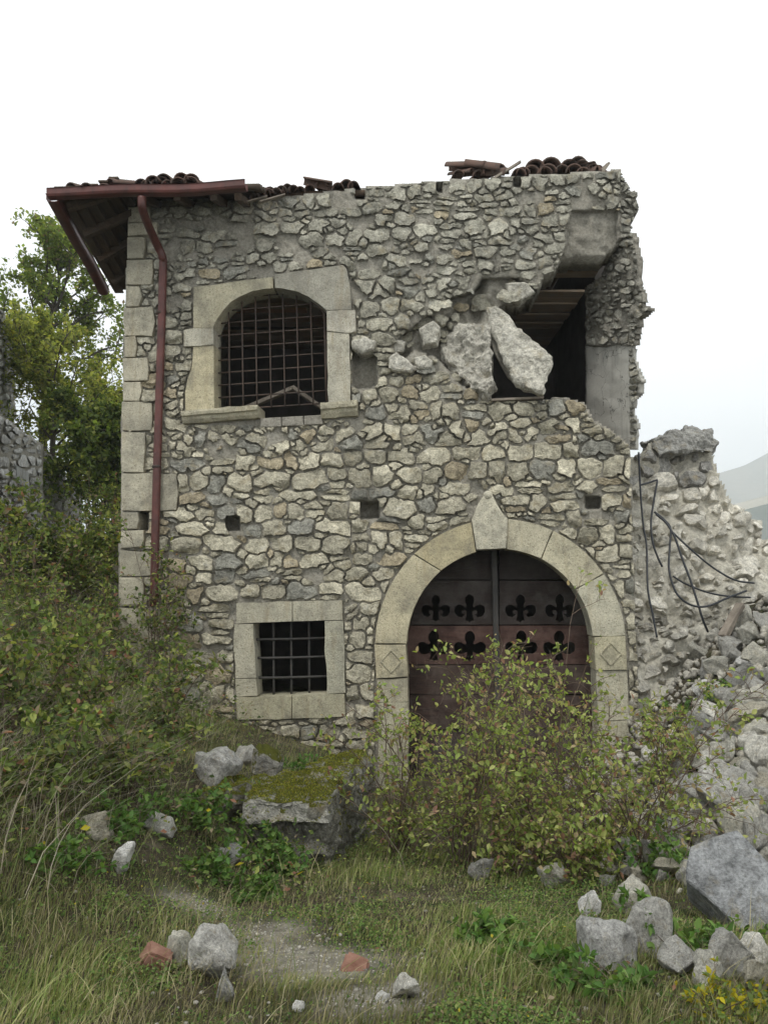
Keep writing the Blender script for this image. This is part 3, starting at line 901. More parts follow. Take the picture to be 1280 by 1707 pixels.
# the double door: horizontal boards with cut-out lilies
CLUB = [(0, -1.0), (.15, -.85), (.3, -.92), (.2, -.6), (.18, -.35), (.4, -.47), (.7, -.5), (.95, -.3), (1.0, 0), (.9, .25), (.65, .33), (.4, .2), (.25, .15), (.22, .3), (.33, .5), (.3, .8), (.15, 1.0), (0, 1.05)]
LILY = [(0, -1.0), (.12, -.85), (.28, -.85), (.2, -.55), (.18, -.2), (.35, -.12), (.5, -.2), (.45, -.38), (.3, -.42), (.5, -.62), (.8, -.55), (.98, -.25), (.95, .1), (.7, .28), (.45, .2), (.25, .05), (.2, .25), (.3, .5), (.25, .8), (0, 1.0)]
def cutout(shape, cx, cy, sx, sy):
    sx *= RNG.uniform(.94, 1.06); sy *= RNG.uniform(.95, 1.03); cx += RNG.normal(0, 1)
    L = [(cx + sx * x, cy - sy * y) for x, y in shape] + [(cx - sx * x, cy - sy * y) for x, y in shape[-2:0:-1]]
    return L
DD = -0.46
def board(x0, x1, y0, y1, holes, parent, tint, d=DD):
    loops = [[(x0, y0), ((x0 + x1) / 2, y0 + RNG.normal(0, .6)), (x1, y0), (x1, y1), ((x0 + x1) / 2, y1 + RNG.normal(0, .6)), (x0, y1)]] + holes
    flat = [p for L in loops for p in L]
    tris = tessellate_polygon([[Vector((x, y, 0)) for x, y in L] for L in loops])
    A = np.array(flat); n = len(A)
    dd = d + RNG.uniform(-.006, .006)
    vf = Wf(A[:, 0], A[:, 1], dd); vb = vf - FN * 0.045
    Q = [tuple(t) for t in tris] + [tuple(i + n for i in t[::-1]) for t in tris]
    o = 0
    for L in loops:
        for i in range(len(L)): 
            j = (i + 1) % len(L); Q.append((o + i, o + j, n + o + j, n + o + i))
        o += len(L)
    bm = bmesh.new(); vs = [bm.verts.new(v) for v in np.concatenate([vf, vb])]
    for q in Q:
        try: bm.faces.new([vs[i] for i in q])
        except ValueError: pass
    ob = mk_bm("plank", bm, M["door"], parent); set_tint(ob.data, tint)
    return ob
for (x0, x1, cols) in ((664, 823, (725, 783)), (832, 1010, (868, 932))):
    xr_ = x0 + 14 if x0 < 700 else x1 - 14
    rail = beam("door_leaf", Wf(xr_, 1335, DD - .08), Wf(xr_, 990, DD - .08), 0.12, 0.05, M["door"], house, 0.004, (0.5, 0.5, 0.5), up=FN)
    board(x0, x1, 898, 966, [], rail, (0.5, 0.5, 0.5))  # top two boards tinted darker: shade of the arch recess painted in
    board(x0, x1, 968, 1041, [cutout(LILY, c, 1014, 25, 24) for c in cols], rail, (0.7, 0.72, 0.75))
    board(x0, x1, 1043, 1107, [cutout(CLUB, c, 1078, 27, 25) for c in cols], rail, (1.3, 0.95, .90))
    board(x0, x1, 1109, 1157, [], rail, (1.05, .95, .92))
    board(x0, x1, 1159, 1215, [], rail, (1.1, 1.0, 1.0))
    board(x0, x1, 1217, 1275, [], rail, (1.0, 1.05, 1.1))
    board(x0, x1, 1277, 1340, [], rail, (0.9, 0.95, 1.0))
beam("door_bar", Wf(823, 905, DD + .05), Wf(833, 1330, DD + .05), 0.07, 0.05, M["iron_dark"], house, 0.006, up=FN)

# body of the house behind the facade
LX, RX = -3.28, 2.92
def wbox(name, x0, x1, y0, y1, z0, z1, mat, bev=0):
    return box(name, ((x0 + x1) / 2, (y0 + y1) / 2, (z0 + z1) / 2), (x1 - x0, y1 - y0, z1 - z0), mat, house, None, bev)
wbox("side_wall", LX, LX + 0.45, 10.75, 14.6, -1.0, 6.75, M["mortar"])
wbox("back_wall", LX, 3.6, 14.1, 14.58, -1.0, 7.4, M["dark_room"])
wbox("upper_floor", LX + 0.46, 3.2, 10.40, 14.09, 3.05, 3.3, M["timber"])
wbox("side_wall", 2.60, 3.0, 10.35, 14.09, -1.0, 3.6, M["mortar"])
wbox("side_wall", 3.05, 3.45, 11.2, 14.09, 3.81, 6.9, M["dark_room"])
# ragged end of the right-hand wall: plaster below, bare rubble above, on a splayed plane
SA, SB = np.array([3.11, 9.85]), np.array([2.80, 11.0])
sdv = (SB - SA) / np.linalg.norm(SB - SA)
SN = np.array([sdv[1], -sdv[0], 0.0]); SN = SN if SN[1] < 0 and SN[0] < 0 else -SN
SP0 = np.array([SA[0], SA[1], 0.0])
def Ws(px, py, d=0.0):
    dr = ray(px, py); t = (np.dot(SP0 - CAM, SN) + np.asarray(d, float)) / (dr @ SN)
    return CAM + dr * t[..., None]
PLAS = [(976, 577), (1050, 572), (1056, 610), (1067, 632), (1065, 655), (1053, 668), (1050, 690), (1058, 705), (1056, 750), (976, 750)]
RUBF = [(976, 478), (1000, 462), (1012, 430), (1030, 400), (1050, 385), (1060, 440), (1058, 470), (1068, 490), (1066, 508), (1079, 514), (1062, 530), (1060, 550), (1052, 574), (976, 579)]
wall_core("plaster_wall", (972, 560, 1084, 752), 3.0, lambda X, Y: in_poly(X, Y, PLAS), Ws, SN, lambda X, Y: .012 * fbm(np.stack([X, Y, 0 * X], -1), .03, 5, 3), .07, M["plaster"], house, 1.5)
rubd = lambda X, Y: .05 * fbm(np.stack([X, Y, 0 * X], -1), .05, 61, 3) + .01
end_core = wall_core("broken_wall_end", (972, 380, 1084, 582), 3.0, lambda X, Y: in_poly(X, Y, RUBF), Ws, SN, rubd, .10, M["concrete"], house, jit=2.5)
r2 = np.random.default_rng(5)
RAG = [(1030, 284), (1040, 300), (1050, 316), (1063, 322), (1058, 332), (1064, 350), (1052, 362), (1050, 392), (1030, 400)]
top_core = wall_core("broken_wall_end", (1026, 282, 1070, 404), 3.0, lambda X, Y: in_poly(X, Y, RAG), Wf, FN, lambda X, Y: -.03 + .06 * fbm(np.stack([X, Y, 0 * X], -1), .05, 62, 3), .5, M["concrete"], house, jit=2.5)
grey = lambda x, y, g: np.array([0.36, 0.345, 0.29]) * g.uniform(.75, 1.15)
S2 = np.concatenate([course_seeds((974, 380, 1084, 582), (9, 18), (12, 30), None, r2, .6, .2), [(1053, y, r2.uniform(7, 13), r2.uniform(5, 9), r2.normal(0, .4)) for y in range(590, 745, 11)]])
big = [(x + 4 * (x > 1030), y) for x, y in RUBF]
edge = [(1046, 574), (1054, 574), (1062, 612), (1072, 632), (1069, 658), (1058, 670), (1056, 690), (1063, 706), (1060, 750), (1048, 750)]
rs = rubble_stones((972, 380, 1088, 752), lambda X, Y: in_poly(X, Y, big) | in_poly(X, Y, edge), Ws, SN, S2, r2, 0.8, 12, 0.02, 0.08, 1.5, grey, 25, base_fn=lambda x, y: float(rubd(np.array([x]), np.array([y]))[0]), tilt=.3)
emit_stones(rs, end_core, M["stone"], 120)
S2 = np.array([(r2.uniform(1034, 1062), y, r2.uniform(7, 15), r2.uniform(6, 11), r2.normal(0, .4)) for y in np.arange(288, 400, 6)])
rs = rubble_stones((1026, 282, 1076, 404), lambda X, Y: in_poly(X, Y, [(x + 3, y) for x, y in RAG]), Wf, FN, S2, r2, 0.8, 12, 0.03, 0.09, 1.5, grey, 25, tilt=.3)
emit_stones(rs, top_core, M["stone"], 60)
# concrete tie beam and plank ceiling seen through the hole
wbox("tie_beam", 1.9, RX - 0.01, 10.10, 10.50, 5.92, 6.35, M["concrete"], .01)
for i in range(15):
    y = 10.58 + i * 0.235
    xs_ = sorted([LX + .5, RX - .02] + list(np.array([-1.4, 1.1, 1.9]) + RNG.uniform(-.35, .35, 3)))
    for a, b in zip(xs_[:-1], xs_[1:]):
        if RNG.random() < .08: continue
        k = RNG.random()
        t = np.array([1.35, 1.05, .9]) if k < .15 else np.array([1, 1, 1.0])
        o = box("ceiling_plank", ((a + b) / 2, y, 5.78 + RNG.uniform(-.02, .02) + 0.0 * i), (b - a - .012, 0.222, 0.03), M["plank"], house, tint=None)
        set_tint(o.data, t * RNG.uniform(.6, 1.25))
for x in (1.35, 2.3): wbox("ceiling_joist", x, x + .12, 10.55, 14.08, 5.81, 5.95, M["timber"])

# hipped roof body, boards, gutters
def roof():
    xs = np.arange(-4.05, 3.05, 0.12); ys = np.arange(9.42, 14.8, 0.12)
    X, Y = np.meshgrid(xs, ys)
    Z = 6.44 + 0.40 * np.minimum(np.minimum(Y - 9.42, X + 4.05), .55) + 0.26 * np.maximum(0, np.minimum(np.minimum(Y - 9.97, X + 3.5), 14.8 - Y))
    Z = Z + 0.015 * (X + 4.15) - 0.21 * np.clip(Y - 9.62, 0, 2.2) * sstep(-3.3, -3.9, X)
    c = (X[:-1, :-1] + .06, Y[:-1, :-1] + .06)
    m = ~((c[0] < LX) & (c[1] > 11.75)) & ~((c[0] > -1.72 + 0.12 * RNG.normal(0, 1, c[0].shape)) & (c[1] < 10.12)) & ~((c[0] > 2.3) & (c[1] < 10.0 ))
    nv = X.size
    V = np.concatenate([np.stack([X, Y, Z], -1).reshape(-1, 3), np.stack([X, Y, Z - 0.07], -1).reshape(-1, 3)])
    idx = np.arange(nv).reshape(X.shape)
    a, b, cc, d = idx[:-1, :-1], idx[:-1, 1:], idx[1:, 1:], idx[1:, :-1]
    Q = [np.stack([a, b, cc, d], -1)[m], np.stack([a, d, cc, b], -1)[m] + nv]
    pm = np.pad(m, 1)
    for (e0, e1, nb) in ((a, b, pm[:-2, 1:-1]), (b, cc, pm[1:-1, 2:]), (cc, d, pm[2:, 1:-1]), (d, a, pm[1:-1, :-2])):
        k = m & ~nb
        Q.append(np.stack([e1[k], e0[k], e0[k] + nv, e1[k] + nv], -1))
    Q = np.concatenate(Q)
    used = np.unique(Q); re = np.zeros(2 * nv, int); re[used] = np.arange(len(used))
    return mk("roof", V[used], re[Q], M["timber"], house)
roof_o = roof()
# soffit boards and rafters of the left eave
for i in range(6):
    x = -3.98 + i * 0.125
    k = .43 * float(sstep(-3.3, -3.9, x))
    beam("soffit_board", (x, 9.5, 6.375 + i * .045), (x, 11.7, 6.375 + i * .045 - k), 0.12, 0.02, M["timber"], roof_o)
for i in range(4):
    y = 9.68 + i * 0.56
    beam("rafter", (-3.98, y, 6.31 - .19 * (y - 9.6)), (-3.3, y, 6.53 - .04 * (y - 9.6)), 0.09, 0.10, M["timber"], roof_o, 0.006)
for x in (-3.0, -2.55, -2.1, -1.8):
    beam("rafter", (x, 9.46, 6.33), (x, 10.3, 6.62), 0.09, 0.09, M["timber"], roof_o, 0.006)
def gutter(pts, r, name="gutter", flat=1.0):
    P = np.asarray(pts, float); n = len(P)
    T = np.gradient(P, axis=0); T /= np.linalg.norm(T, axis=1, keepdims=True)
    S = np.cross(T, (0, 0, 1.)); S /= np.linalg.norm(S, axis=1, keepdims=True)
    U = np.cross(S, T)
    prof = [(-r, 0), (-r, -r * .8), (-r * .8, -r * 1.15), (-.3 * r, -r * 1.25), (.3 * r, -r * 1.25), (r * .8, -r * 1.15), (r, -r * .8), (r, 0)]
    prof = [(prof[0][0] - .012, 0.012), (prof[0][0], 0.016)] + prof + [(prof[-1][0], 0.016), (prof[-1][0] + .012, .012)]
    inner = [(x * .93, y * .93 + .004) for x, y in prof[::-1]]
    loop = prof + inner; k = len(loop)
    V = np.array([P[i] + S[i] * x + U[i] * y for i in range(n) for x, y in loop])
    Q = []
    for i in range(n - 1):
        for j in range(k): Q.append((i * k + j, i * k + (j + 1) % k, (i + 1) * k + (j + 1) % k, (i + 1) * k + j))
    m = len(prof)
    for base in (0, (n - 1) * k):
        for j in range(m - 1): Q.append((base + j, base + j + 1, base + k - 2 - j, base + k - 1 - j))
    bm = bmesh.new(); vs = [bm.verts.new(v) for v in V]
    for q in Q:
        try: bm.faces.new([vs[i] for i in q])
        except ValueError: pass
    return mk_bm(name, bm, M["gutter"], house)
ga, gb = on_y(82, 320, 9.36), on_y(411, 307, 9.26)
gutter([ga + (gb - ga) * t + np.array([0, .012 * math.sin(11 * t), 0.010 * math.sin(7 * t)]) for t in np.linspace(0, 1, 14)], 0.072)
gc = spline([on_y(88, 325, 9.38), on_y(108, 362, 9.95), on_y(130, 402, 10.6), on_y(150, 436, 11.2), on_y(174, 484, 11.9)], 12)
gutter(gc, 0.072)
for t in (0.18, 0.6):
    p = ga + (gb - ga) * t
    beam("gutter_bracket", p + np.array([0, .10, .015]), p + np.array([0, -.10, .015]), 0.03, 0.006, M["gutter"], house)
dp = spline([on_y(237, 328, 9.30), on_y(238, 348, 9.34), on_y(247, 374, 9.62), on_y(262, 408, 9.97), on_y(271, 428, 10.06), Wf(272, 450, .10), Wf(269, 560, .10), Wf(264, 720, .10), Wf(260, 860, .10), Wf(257, 1010, .10)], 46)
pipe = tube("downpipe", dp, 0.052, M["gutter"], house, 12)
for (x, y) in ((267.5, 522), (261.5, 778)):
    tube("pipe_clip", [Wf(x, y - 2, .10), Wf(x, y + 2, .10)], 0.058, M["iron"], pipe, 12)

# ------------------------------------------------------------------ roof tiles
def tile_mesh():
    n, m = 9, 5
    a = np.linspace(0, math.pi, n)
    V = []
    for th in (0.0, 0.014):
        for i in range(m):
            t = i / (m - 1); r = 0.088 - 0.018 * t - th
            for x in a: V.append((r * math.cos(x), t * 0.42, r * math.sin(x) * 0.95))
    k = n * m; Q = []
    for i in range(m - 1):
        for j in range(n - 1):
            b = i * n + j
            Q.append((b, b + 1, b + n + 1, b + n)); Q.append((k + b, k + b + n, k + b + n + 1, k + b + 1))
    for j in range(n - 1):
        Q.append((j, k + j, k + j + 1, j + 1)); b = (m - 1) * n + j; Q.append((b, b + 1, k + b + 1, k + b))
    for i in range(m - 1):
        b = i * n; Q.append((b, b + n, k + b + n, k + b)); b = i * n + n - 1; Q.append((b, k + b, k + b + n, b + n))
    me = mesh_np("roof_tile", np.array(V), Q)
    me.polygons.foreach_set("use_smooth", np.ones(len(me.polygons), bool))
    me.materials.append(M["tile"])
    return me
TM = tile_mesh()
def tile(px, py, Y, rx=16, ry=0, rz=0, s=1.0):
    o = bpy.data.objects.new("roof_tile", TM)
    px += RNG.normal(0, 2); py += RNG.normal(0, 1.2); ry += RNG.normal(0, 9); rz += RNG.normal(0, 10)
    put(o, roof_o, on_y(px, py, Y))
    o.rotation_euler = (math.radians(rx), math.radians(ry), math.radians(rz)); o.scale = (s,) * 3
for i in range(24):                      # along the left eave, over the gutter
    px = 118 + i * 12.6
    if 330 < px or RNG.random() < .35: continue
    tile(px + RNG.normal(0, 3), 315 - (px - 118) * 0.042 + RNG.normal(0, 2), 9.46 + RNG.uniform(-.03, .05), 20, RNG.normal(0, 12), RNG.normal(0, 16), 0.95)
for (x, y, a) in ((276, 303, 0), (302, 300, 0), (322, 300, 12), (252, 305, -4), (296, 307, 5), (318, 306, 0)): tile(x, y, 9.42, 20, a, a, 1.15)
for i in range(9): tile(416 + i * 9, 328 - i * 1.5 + RNG.normal(0, 2), 9.98, 14, RNG.normal(0, 10), RNG.normal(0, 12), 0.8)
for (x, y, a, s) in ((425, 320, 20, 1), (452, 322, -10, .9), (536, 310, 0, 1.0), (553, 312, 90, .9), (575, 310, 10, 1.0), (590, 312, -15, .9), (500, 319, 5, .8), (515, 317, 5, .8), (562, 314, 4, .9)): tile(x, y, 10.05, 14, a * .3, a, s)
for (x, y, a, b, s) in ((812, 283, 60, 0, 1.3), (835, 287, 30, -10, 1.3), (890, 282, 0, 0, 1.5), (918, 281, 6, 0, 1.6), (948, 281, -8, 10, 1.5), (965, 276, 25, 30, 1.5), (765, 292, 0, 0, .9), (785, 289, 60, 0, .9), (818, 289, 20, -20, 1.25), (845, 291, 60, -25, 1.1), (862, 290, 0, 0, 1.1), (888, 288, 0, 8, 1.25), (915, 288, 0, -6, 1.4), (905, 290, 5, 4, 1.2), (940, 287, -12, 0, 1.1), (958, 286, 10, 6, 1.25),
                        (975, 280, 40, 40, 1.2), (985, 283, -30, 35, 1.1), (1000, 286, 30, -30, 1.0), (970, 289, 0, 0, 1.1), (832, 284, 75, -20, 1.1), (990, 280, 70, 20, .9), (800, 293, 5, 0, 1.0), (875, 291, 0, 0, 1.1)):
    tile(x, y, 9.96 if x < 950 else 9.9, 14, b, a, s)
for (x, y, L, dx, dy) in ((822, 298, 0, 45, -28), (985, 300, 0, 26, -26), (990, 310, 0, 16, -32), (1000, 292, 0, 14, -20)):
    beam("broken_batten", on_y(x, y, 9.9), on_y(x + dx, y + dy, 9.95), 0.05, 0.03, M["grey_wood"], roof_o, 0.004)
for (x, y) in ((425, 336), (455, 333)):
    beam("broken_batten", on_y(x - 22, y + 4, 9.85), on_y(x + 20, y - 8, 9.95), 0.07, 0.02, M["grey_wood"], roof_o, 0.004)

# ------------------------------------------------------------------ rocks
def rock_mesh(name, seed, sq=(1, .8, .65), npts=18, bev=0.07, box_like=0.4, rough=0.036):
    r = np.random.default_rng(seed)
    p = r.normal(0, 1, (npts, 3)); p /= np.linalg.norm(p, axis=1, keepdims=True)
    c = np.abs(p).max(1, keepdims=True)
    p = p * (1 - box_like) + p / c * box_like * 0.85
    p = p * np.array(sq) * 0.5 * r.uniform(.85, 1.1, (npts, 1))
    bm = bmesh.new()
    for q in p: bm.verts.new(q)
    res = bmesh.ops.convex_hull(bm, input=bm.verts)
    bmesh.ops.delete(bm, geom=[g for g in res["geom_interior"] if isinstance(g, bmesh.types.BMVert)] , context='VERTS')
    bmesh.ops.dissolve_limit(bm, angle_limit=math.radians(14), verts=bm.verts, edges=bm.edges)
    bmesh.ops.bevel(bm, geom=list(bm.edges), offset=bev * 0.5, segments=1, affect='EDGES')
    bmesh.ops.triangulate(bm, faces=bm.faces)
    for _ in range(4):
        e = [e for e in bm.edges if e.calc_length() > 0.085]
        if e: bmesh.ops.subdivide_edges(bm, edges=e, cuts=1); bmesh.ops.triangulate(bm, faces=[f for f in bm.faces if len(f.verts) > 3])
    bm.normal_update()
    P = np.array([tuple(v.co) for v in bm.verts]) + seed
    n1 = fbm(P, 3.5, seed, 4); n2 = np.abs(vnoise(P, 5.0, seed + 7))
    for v, x, y in zip(bm.verts, n1, n2): v.co += v.normal * float(rough * (x * 1.3 - y * .8))
    bmesh.ops.recalc_face_normals(bm, faces=bm.faces)
    me = bpy.data.meshes.new(name); bm.to_mesh(me); bm.free()
    co = np.array([v.co for v in me.vertices])
    ext = co.max(0) - co.min(0)
    for v in me.vertices: v.co = (np.array(v.co) - (co.max(0) + co.min(0)) / 2) / ext
    me["ext"] = [float(e) for e in ext]
    return me
ROCK_T = [(0.57, .55, .475), (0.49, .475, .43), (0.68, .65, .55), (0.38, .37, .34), (0.78, .75, .665), (0.54, .50, .40)]
ROCKS = []
for i in range(14):
    me = rock_mesh("rock", 100 + i, npts=[12, 15, 19, 10][i % 4], box_like=[.4, .7, .5, .85][i % 4], bev=[.035, .05, .03, .04][i % 4])
    set_tint(me, np.array(ROCK_T[i % 6])); me.materials.append(M["boulder"]); ROCKS.append(me)
WHITE = rock_mesh("rock", 301, npts=16); set_tint(WHITE, (0.84, .82, .77)); WHITE.materials.append(M["boulder"])
LICH = rock_mesh("rock", 305, npts=14, box_like=.7); set_tint(LICH, (0.48, .47, .44)); LICH.materials.append(M["boulder_lichen"])
LICH2 = rock_mesh("rock", 309, npts=12, box_like=.5); set_tint(LICH2, (0.58, .56, .51)); LICH2.materials.append(M["boulder_lichen"])
MOSSR = rock_mesh("rock", 312, npts=18, box_like=.3); set_tint(MOSSR, (0.30, .29, .26)); MOSSR.materials.append(M["mossy_b"])
def rock(px, py, w, h, me=None, label=None, group=None, bury=0.25, rz=None, depth=None, name="boulder", cat_="stone", squash=0.9, tilt=0.25):
    """a boulder whose silhouette is about w x h pixels, standing on the ground below its base pixel"""
    g = on_ground(px, py + h * 0.5 * (1 - bury))
    if depth is not None: g = on_y(px, py + h * .5, depth)
    Y = g[1]
    sx, sz = w / F * Y, h / F * Y * (1 + bury * .6)
    me = me or ROCKS[RNG.integers(len(ROCKS))]
    o = bpy.data.objects.new(name, me)
    sy = squash * (sx + sz) / 2
    put(o, None, (g[0], g[1] + sy * .25, g[2] + sz * (0.5 - bury)))
    o.scale = (sx, sy, sz)
    o.rotation_euler = (RNG.normal(0, tilt * .5), RNG.normal(0, tilt * .5), RNG.uniform(-1.2, 1.2) if rz is None else rz)
    if label is None:
        i = ROCKS.index(me); k = max(w, h)
        size = "small" if k < 32 else ("medium-sized" if k < 52 else "large")
        label = "%s %s %s in the rubble heap beside the house" % (size, TONES[i % 6], "limestone block" if i % 2 else "limestone lump")
        group = label.split(" in the")[0] + "s of the heap"
    tagp(o, label, cat_, group)
    return o
TONES = ["mid-grey", "cool grey", "pale beige", "dark grey", "whitish", "brownish grey"]
HEAP_L = "grey limestone block lying in the rubble heap beside the house"
HEAP_G = "limestone blocks of the rubble heap"
for (x, y, w, h) in ((1221, 1327, 98, 66), (1236, 1377, 92, 62), (1120, 1386, 62, 58), (1125, 1341, 66, 38), (1172, 1222, 62, 52), (1190, 1194, 78, 34), (1211, 1257, 42, 48), (1263, 1224, 52, 30), (1272, 1260, 46, 54),
                     (1093, 1434, 42, 50), (1057, 1499, 64, 40), (1222, 1599, 64, 74), (1180, 1626, 56, 40), (1249, 1130, 38, 42), (1239, 1029, 38, 38), (1252, 1055, 40, 34), (1129, 1047, 42, 30),
                     (1262, 1195, 60, 44), (1180, 1275, 44, 34), (1260, 1300, 50, 34), (1155, 1365, 40, 36), (1175, 1395, 44, 40), (1130, 1430, 50, 44), (1085, 1380, 44, 40), (1275, 1400, 50, 60), (1050, 1420, 50, 34), (1010, 1440, 44, 34), (925, 1462, 50, 36),
                     (870, 1440, 48, 34), (800, 1452, 40, 28), (1040, 1340, 54, 34), (1075, 1310, 48, 32), (990, 1370, 44, 30), (1100, 1270, 50, 34), (1245, 1180, 40, 30), (1215, 1160, 36, 30), (1150, 1460, 44, 36), (1270, 1150, 44, 34), (1200, 1110, 40, 30), (1225, 1075, 40, 30), (1165, 1085, 36, 26), (1272, 1640, 64, 56), (1135, 1605, 52, 44), (1265, 1600, 60, 50), (1240, 1440, 50, 40), (1190, 1440, 60, 50), (1165, 1330, 60, 44), (1270, 1345, 60, 50), (1200, 1225, 50, 36), (1140, 1300, 60, 40)):
    rock(x, y, w * 1.08, h * 1.12, group=HEAP_G, bury=.03, tilt=.6)
for i in range(120):
    while True:
        x, y = RNG.uniform(1010, 1300), RNG.uniform(1030, 1470)
        if y > 1390 - (x - 1040) * 2.2 and y < 1480 and (x > 1130 or y > 1260): break
    k = RNG.uniform(16, 40)
    rock(x, y, k * RNG.uniform(.9, 1.5), k, group=HEAP_G, bury=.0, tilt=.9)
rock(1019, 1590, 100, 92, LICH, "broad pale half-buried boulder among dry grass below the heap", bury=.42)
rock(1088, 1560, 90, 100, ROCKS[1], "large pale boulder wedged beside the leaning grey slab", bury=.3)
rock(984, 1517, 38, 48, WHITE, "chalk-white upright stone at the foot of the heap", bury=.15)
rock(1174, 1150, 40, 30, WHITE, "smooth white rounded stone beside green nettles on the heap", bury=.1)
rock(1246, 1108, 40, 26, WHITE, "white-topped stone lying on a grey boulder of the heap", bury=.1)
# big leaning slab
def big_slab():
    Yd = 4.22
    poly = [(1149, 1411), (1191, 1395), (1228, 1382), (1262, 1418), (1300, 1456), (1304, 1576), (1249, 1565), (1216, 1533), (1180, 1497), (1142, 1466)]
    n = np.array([-0.28, -0.72, 0.62]); n /= np.linalg.norm(n)
    P0 = on_y(1210, 1480, Yd)
    A = np.array([at_plane(x, y, P0, n) for x, y in poly]); B = A - n * 0.20 + np.array([0.02, 0.02, -.05])
    bm = bmesh.new()
    a = [bm.verts.new(p) for p in A]; b = [bm.verts.new(p) for p in B]
    bm.faces.new(a); bm.faces.new(b[::-1]); m = len(a)
    for i in range(m): bm.faces.new([a[i], b[i], b[(i + 1) % m], a[(i + 1) % m]])
    bmesh.ops.recalc_face_normals(bm, faces=bm.faces)
    bmesh.ops.bevel(bm, geom=list(bm.edges), offset=0.007, segments=1, affect='EDGES')
    bmesh.ops.triangulate(bm, faces=bm.faces)
    for _ in range(3): bmesh.ops.subdivide_edges(bm, edges=[e for e in bm.edges if e.calc_length() > .07], cuts=1)
    bmesh.ops.triangulate(bm, faces=bm.faces)
    bm.normal_update()
    for v in bm.verts: v.co += v.normal * float(.012 * fbm(np.array(v.co), 6, 5))
    o = mk_bm("boulder", bm, M["boulder"]); set_tint(o.data, (0.30, .305, .305))
    tagp(o, "big flat blue-grey slab leaning against the foot of the heap", "stone")
big_slab()

# stones on the left and in the grass
rock(360, 1287, 80, 62, LICH, "lichen-spotted grey block resting on the mossy ledge", bury=.12, rz=.15)
rock(412, 1264, 46, 36, LICH2, "pale stone behind the moss-covered stone on the ledge", bury=.2)
rock(446, 1274, 52, 58, MOSSR, "rounded moss-covered stone on the mossy ledge", bury=.15)
rock(161, 1380, 58, 44, ROCKS[5], "brownish stone half hidden by weeds below the bank", bury=.2)
rock(259, 1380, 60, 36, LICH2, "slanting pale stone below the mossy ledge", bury=.2)
rock(202, 1435, 48, 50, WHITE, "white upright stone standing in grass below the bank", bury=.15)
rock(382, 1432, 48, 34, LICH, "low lichen-white stone in front of the mossy masonry block", bury=.2)
rock(95, 1418, 34, 22, ROCKS[2], "small flat stone at the foot of the bushy bank", bury=.2)
rock(294, 1585, 46, 48, ROCKS[2], "grey stone between the red brick and the pale squared stone", bury=.15)
rock(350, 1602, 72, 84, LICH2, "pale squared stone in the grass next to the red brick", bury=.12, rz=-.2)
rock(372, 1650, 56, 50, ROCKS[3], "dark weathered stone at the base of the pale squared stone", bury=.3)
rock(680, 1652, 36, 46, ROCKS[4], "small pointed pale stone standing alone in the grass", bury=.15)
rock(497, 1683, 20, 20, WHITE, "fist-sized white stone on the gravel patch", bury=.15)
rock(637, 1668, 22, 20, WHITE, "small white stone beside the pointed pale stone", bury=.15)
def fragment(px, py, w, h, name, label, mat, c, rot, cuts=1):
    g = on_ground(px, py + h * .4); Y = g[1]
    bm = bmesh.new(); vs = [bm.verts.new(p) for p in box_v((0, 0, 0), w / F * Y, .10, h / F * Y)]
    for q in BOXF: bm.faces.new([vs[i] for i in q])
    bmesh.ops.bevel(bm, geom=list(bm.edges), offset=.012, segments=2, affect='EDGES')
    bmesh.ops.subdivide_edges(bm, edges=[e for e in bm.edges if e.calc_length() > .04], cuts=2, use_grid_fill=True)
    bm.normal_update()
    for v in bm.verts: v.co += v.normal * float(.008 * fbm(np.array(v.co) + 3, 20, 9))
    me = bpy.data.meshes.new(name); bm.to_mesh(me); bm.free(); me.materials.append(mat)
    o = bpy.data.objects.new(name, me); put(o, None, g + np.array([0, 0, h / F * Y * .3])); o.rotation_euler = rot
    tagp(o, label, c)
fragment(256, 1602, 44, 46, "brick", "broken red brick leaning against a grey stone in the grass", M["brick"], "brick", (.2, .5, .3))
fragment(592, 1612, 42, 16, "tile_fragment", "orange roof tile fragment lying on the gravel patch", M["brick"], "tile", (.9, .25, -.2))

# ------------------------------------------------------------------ fallen masonry in the hole
def noisy_prism(name, A, B, mat, parent, tint, rough, fine=.05, bev=.03, seed=1):
    """a rough lump between a front outline A and a back outline B"""
    bm = bmesh.new()
    a = [bm.verts.new(p) for p in A]; b = [bm.verts.new(p) for p in B]
    f1 = bm.faces.new(a); bm.faces.new(b[::-1]); m = len(a)
    for i in range(m): bm.faces.new([a[i], b[i], b[(i + 1) % m], a[(i + 1) % m]])
    bmesh.ops.recalc_face_normals(bm, faces=bm.faces)
    bmesh.ops.bevel(bm, geom=list(f1.edges), offset=bev, segments=1, affect='EDGES')
    bmesh.ops.triangulate(bm, faces=bm.faces)
    for _ in range(6):
        e = [e for e in bm.edges if e.calc_length() > fine]
        if not e: break
        bmesh.ops.subdivide_edges(bm, edges=e, cuts=1); bmesh.ops.triangulate(bm, faces=[f for f in bm.faces if len(f.verts) > 3])
    bm.normal_update()
    P = np.array([tuple(v.co) for v in bm.verts])
    n1 = fbm(P, 4.5, seed, 4); n2 = np.abs(fbm(P, 7, seed + 9, 3))
    for v, x, y in zip(bm.verts, n1, n2): v.co += v.normal * float(rough * (x * 1.1 + .35 - 1.0 * y))
    o = mk_bm(name, bm, mat, parent); set_tint(o.data, tint)
    return o
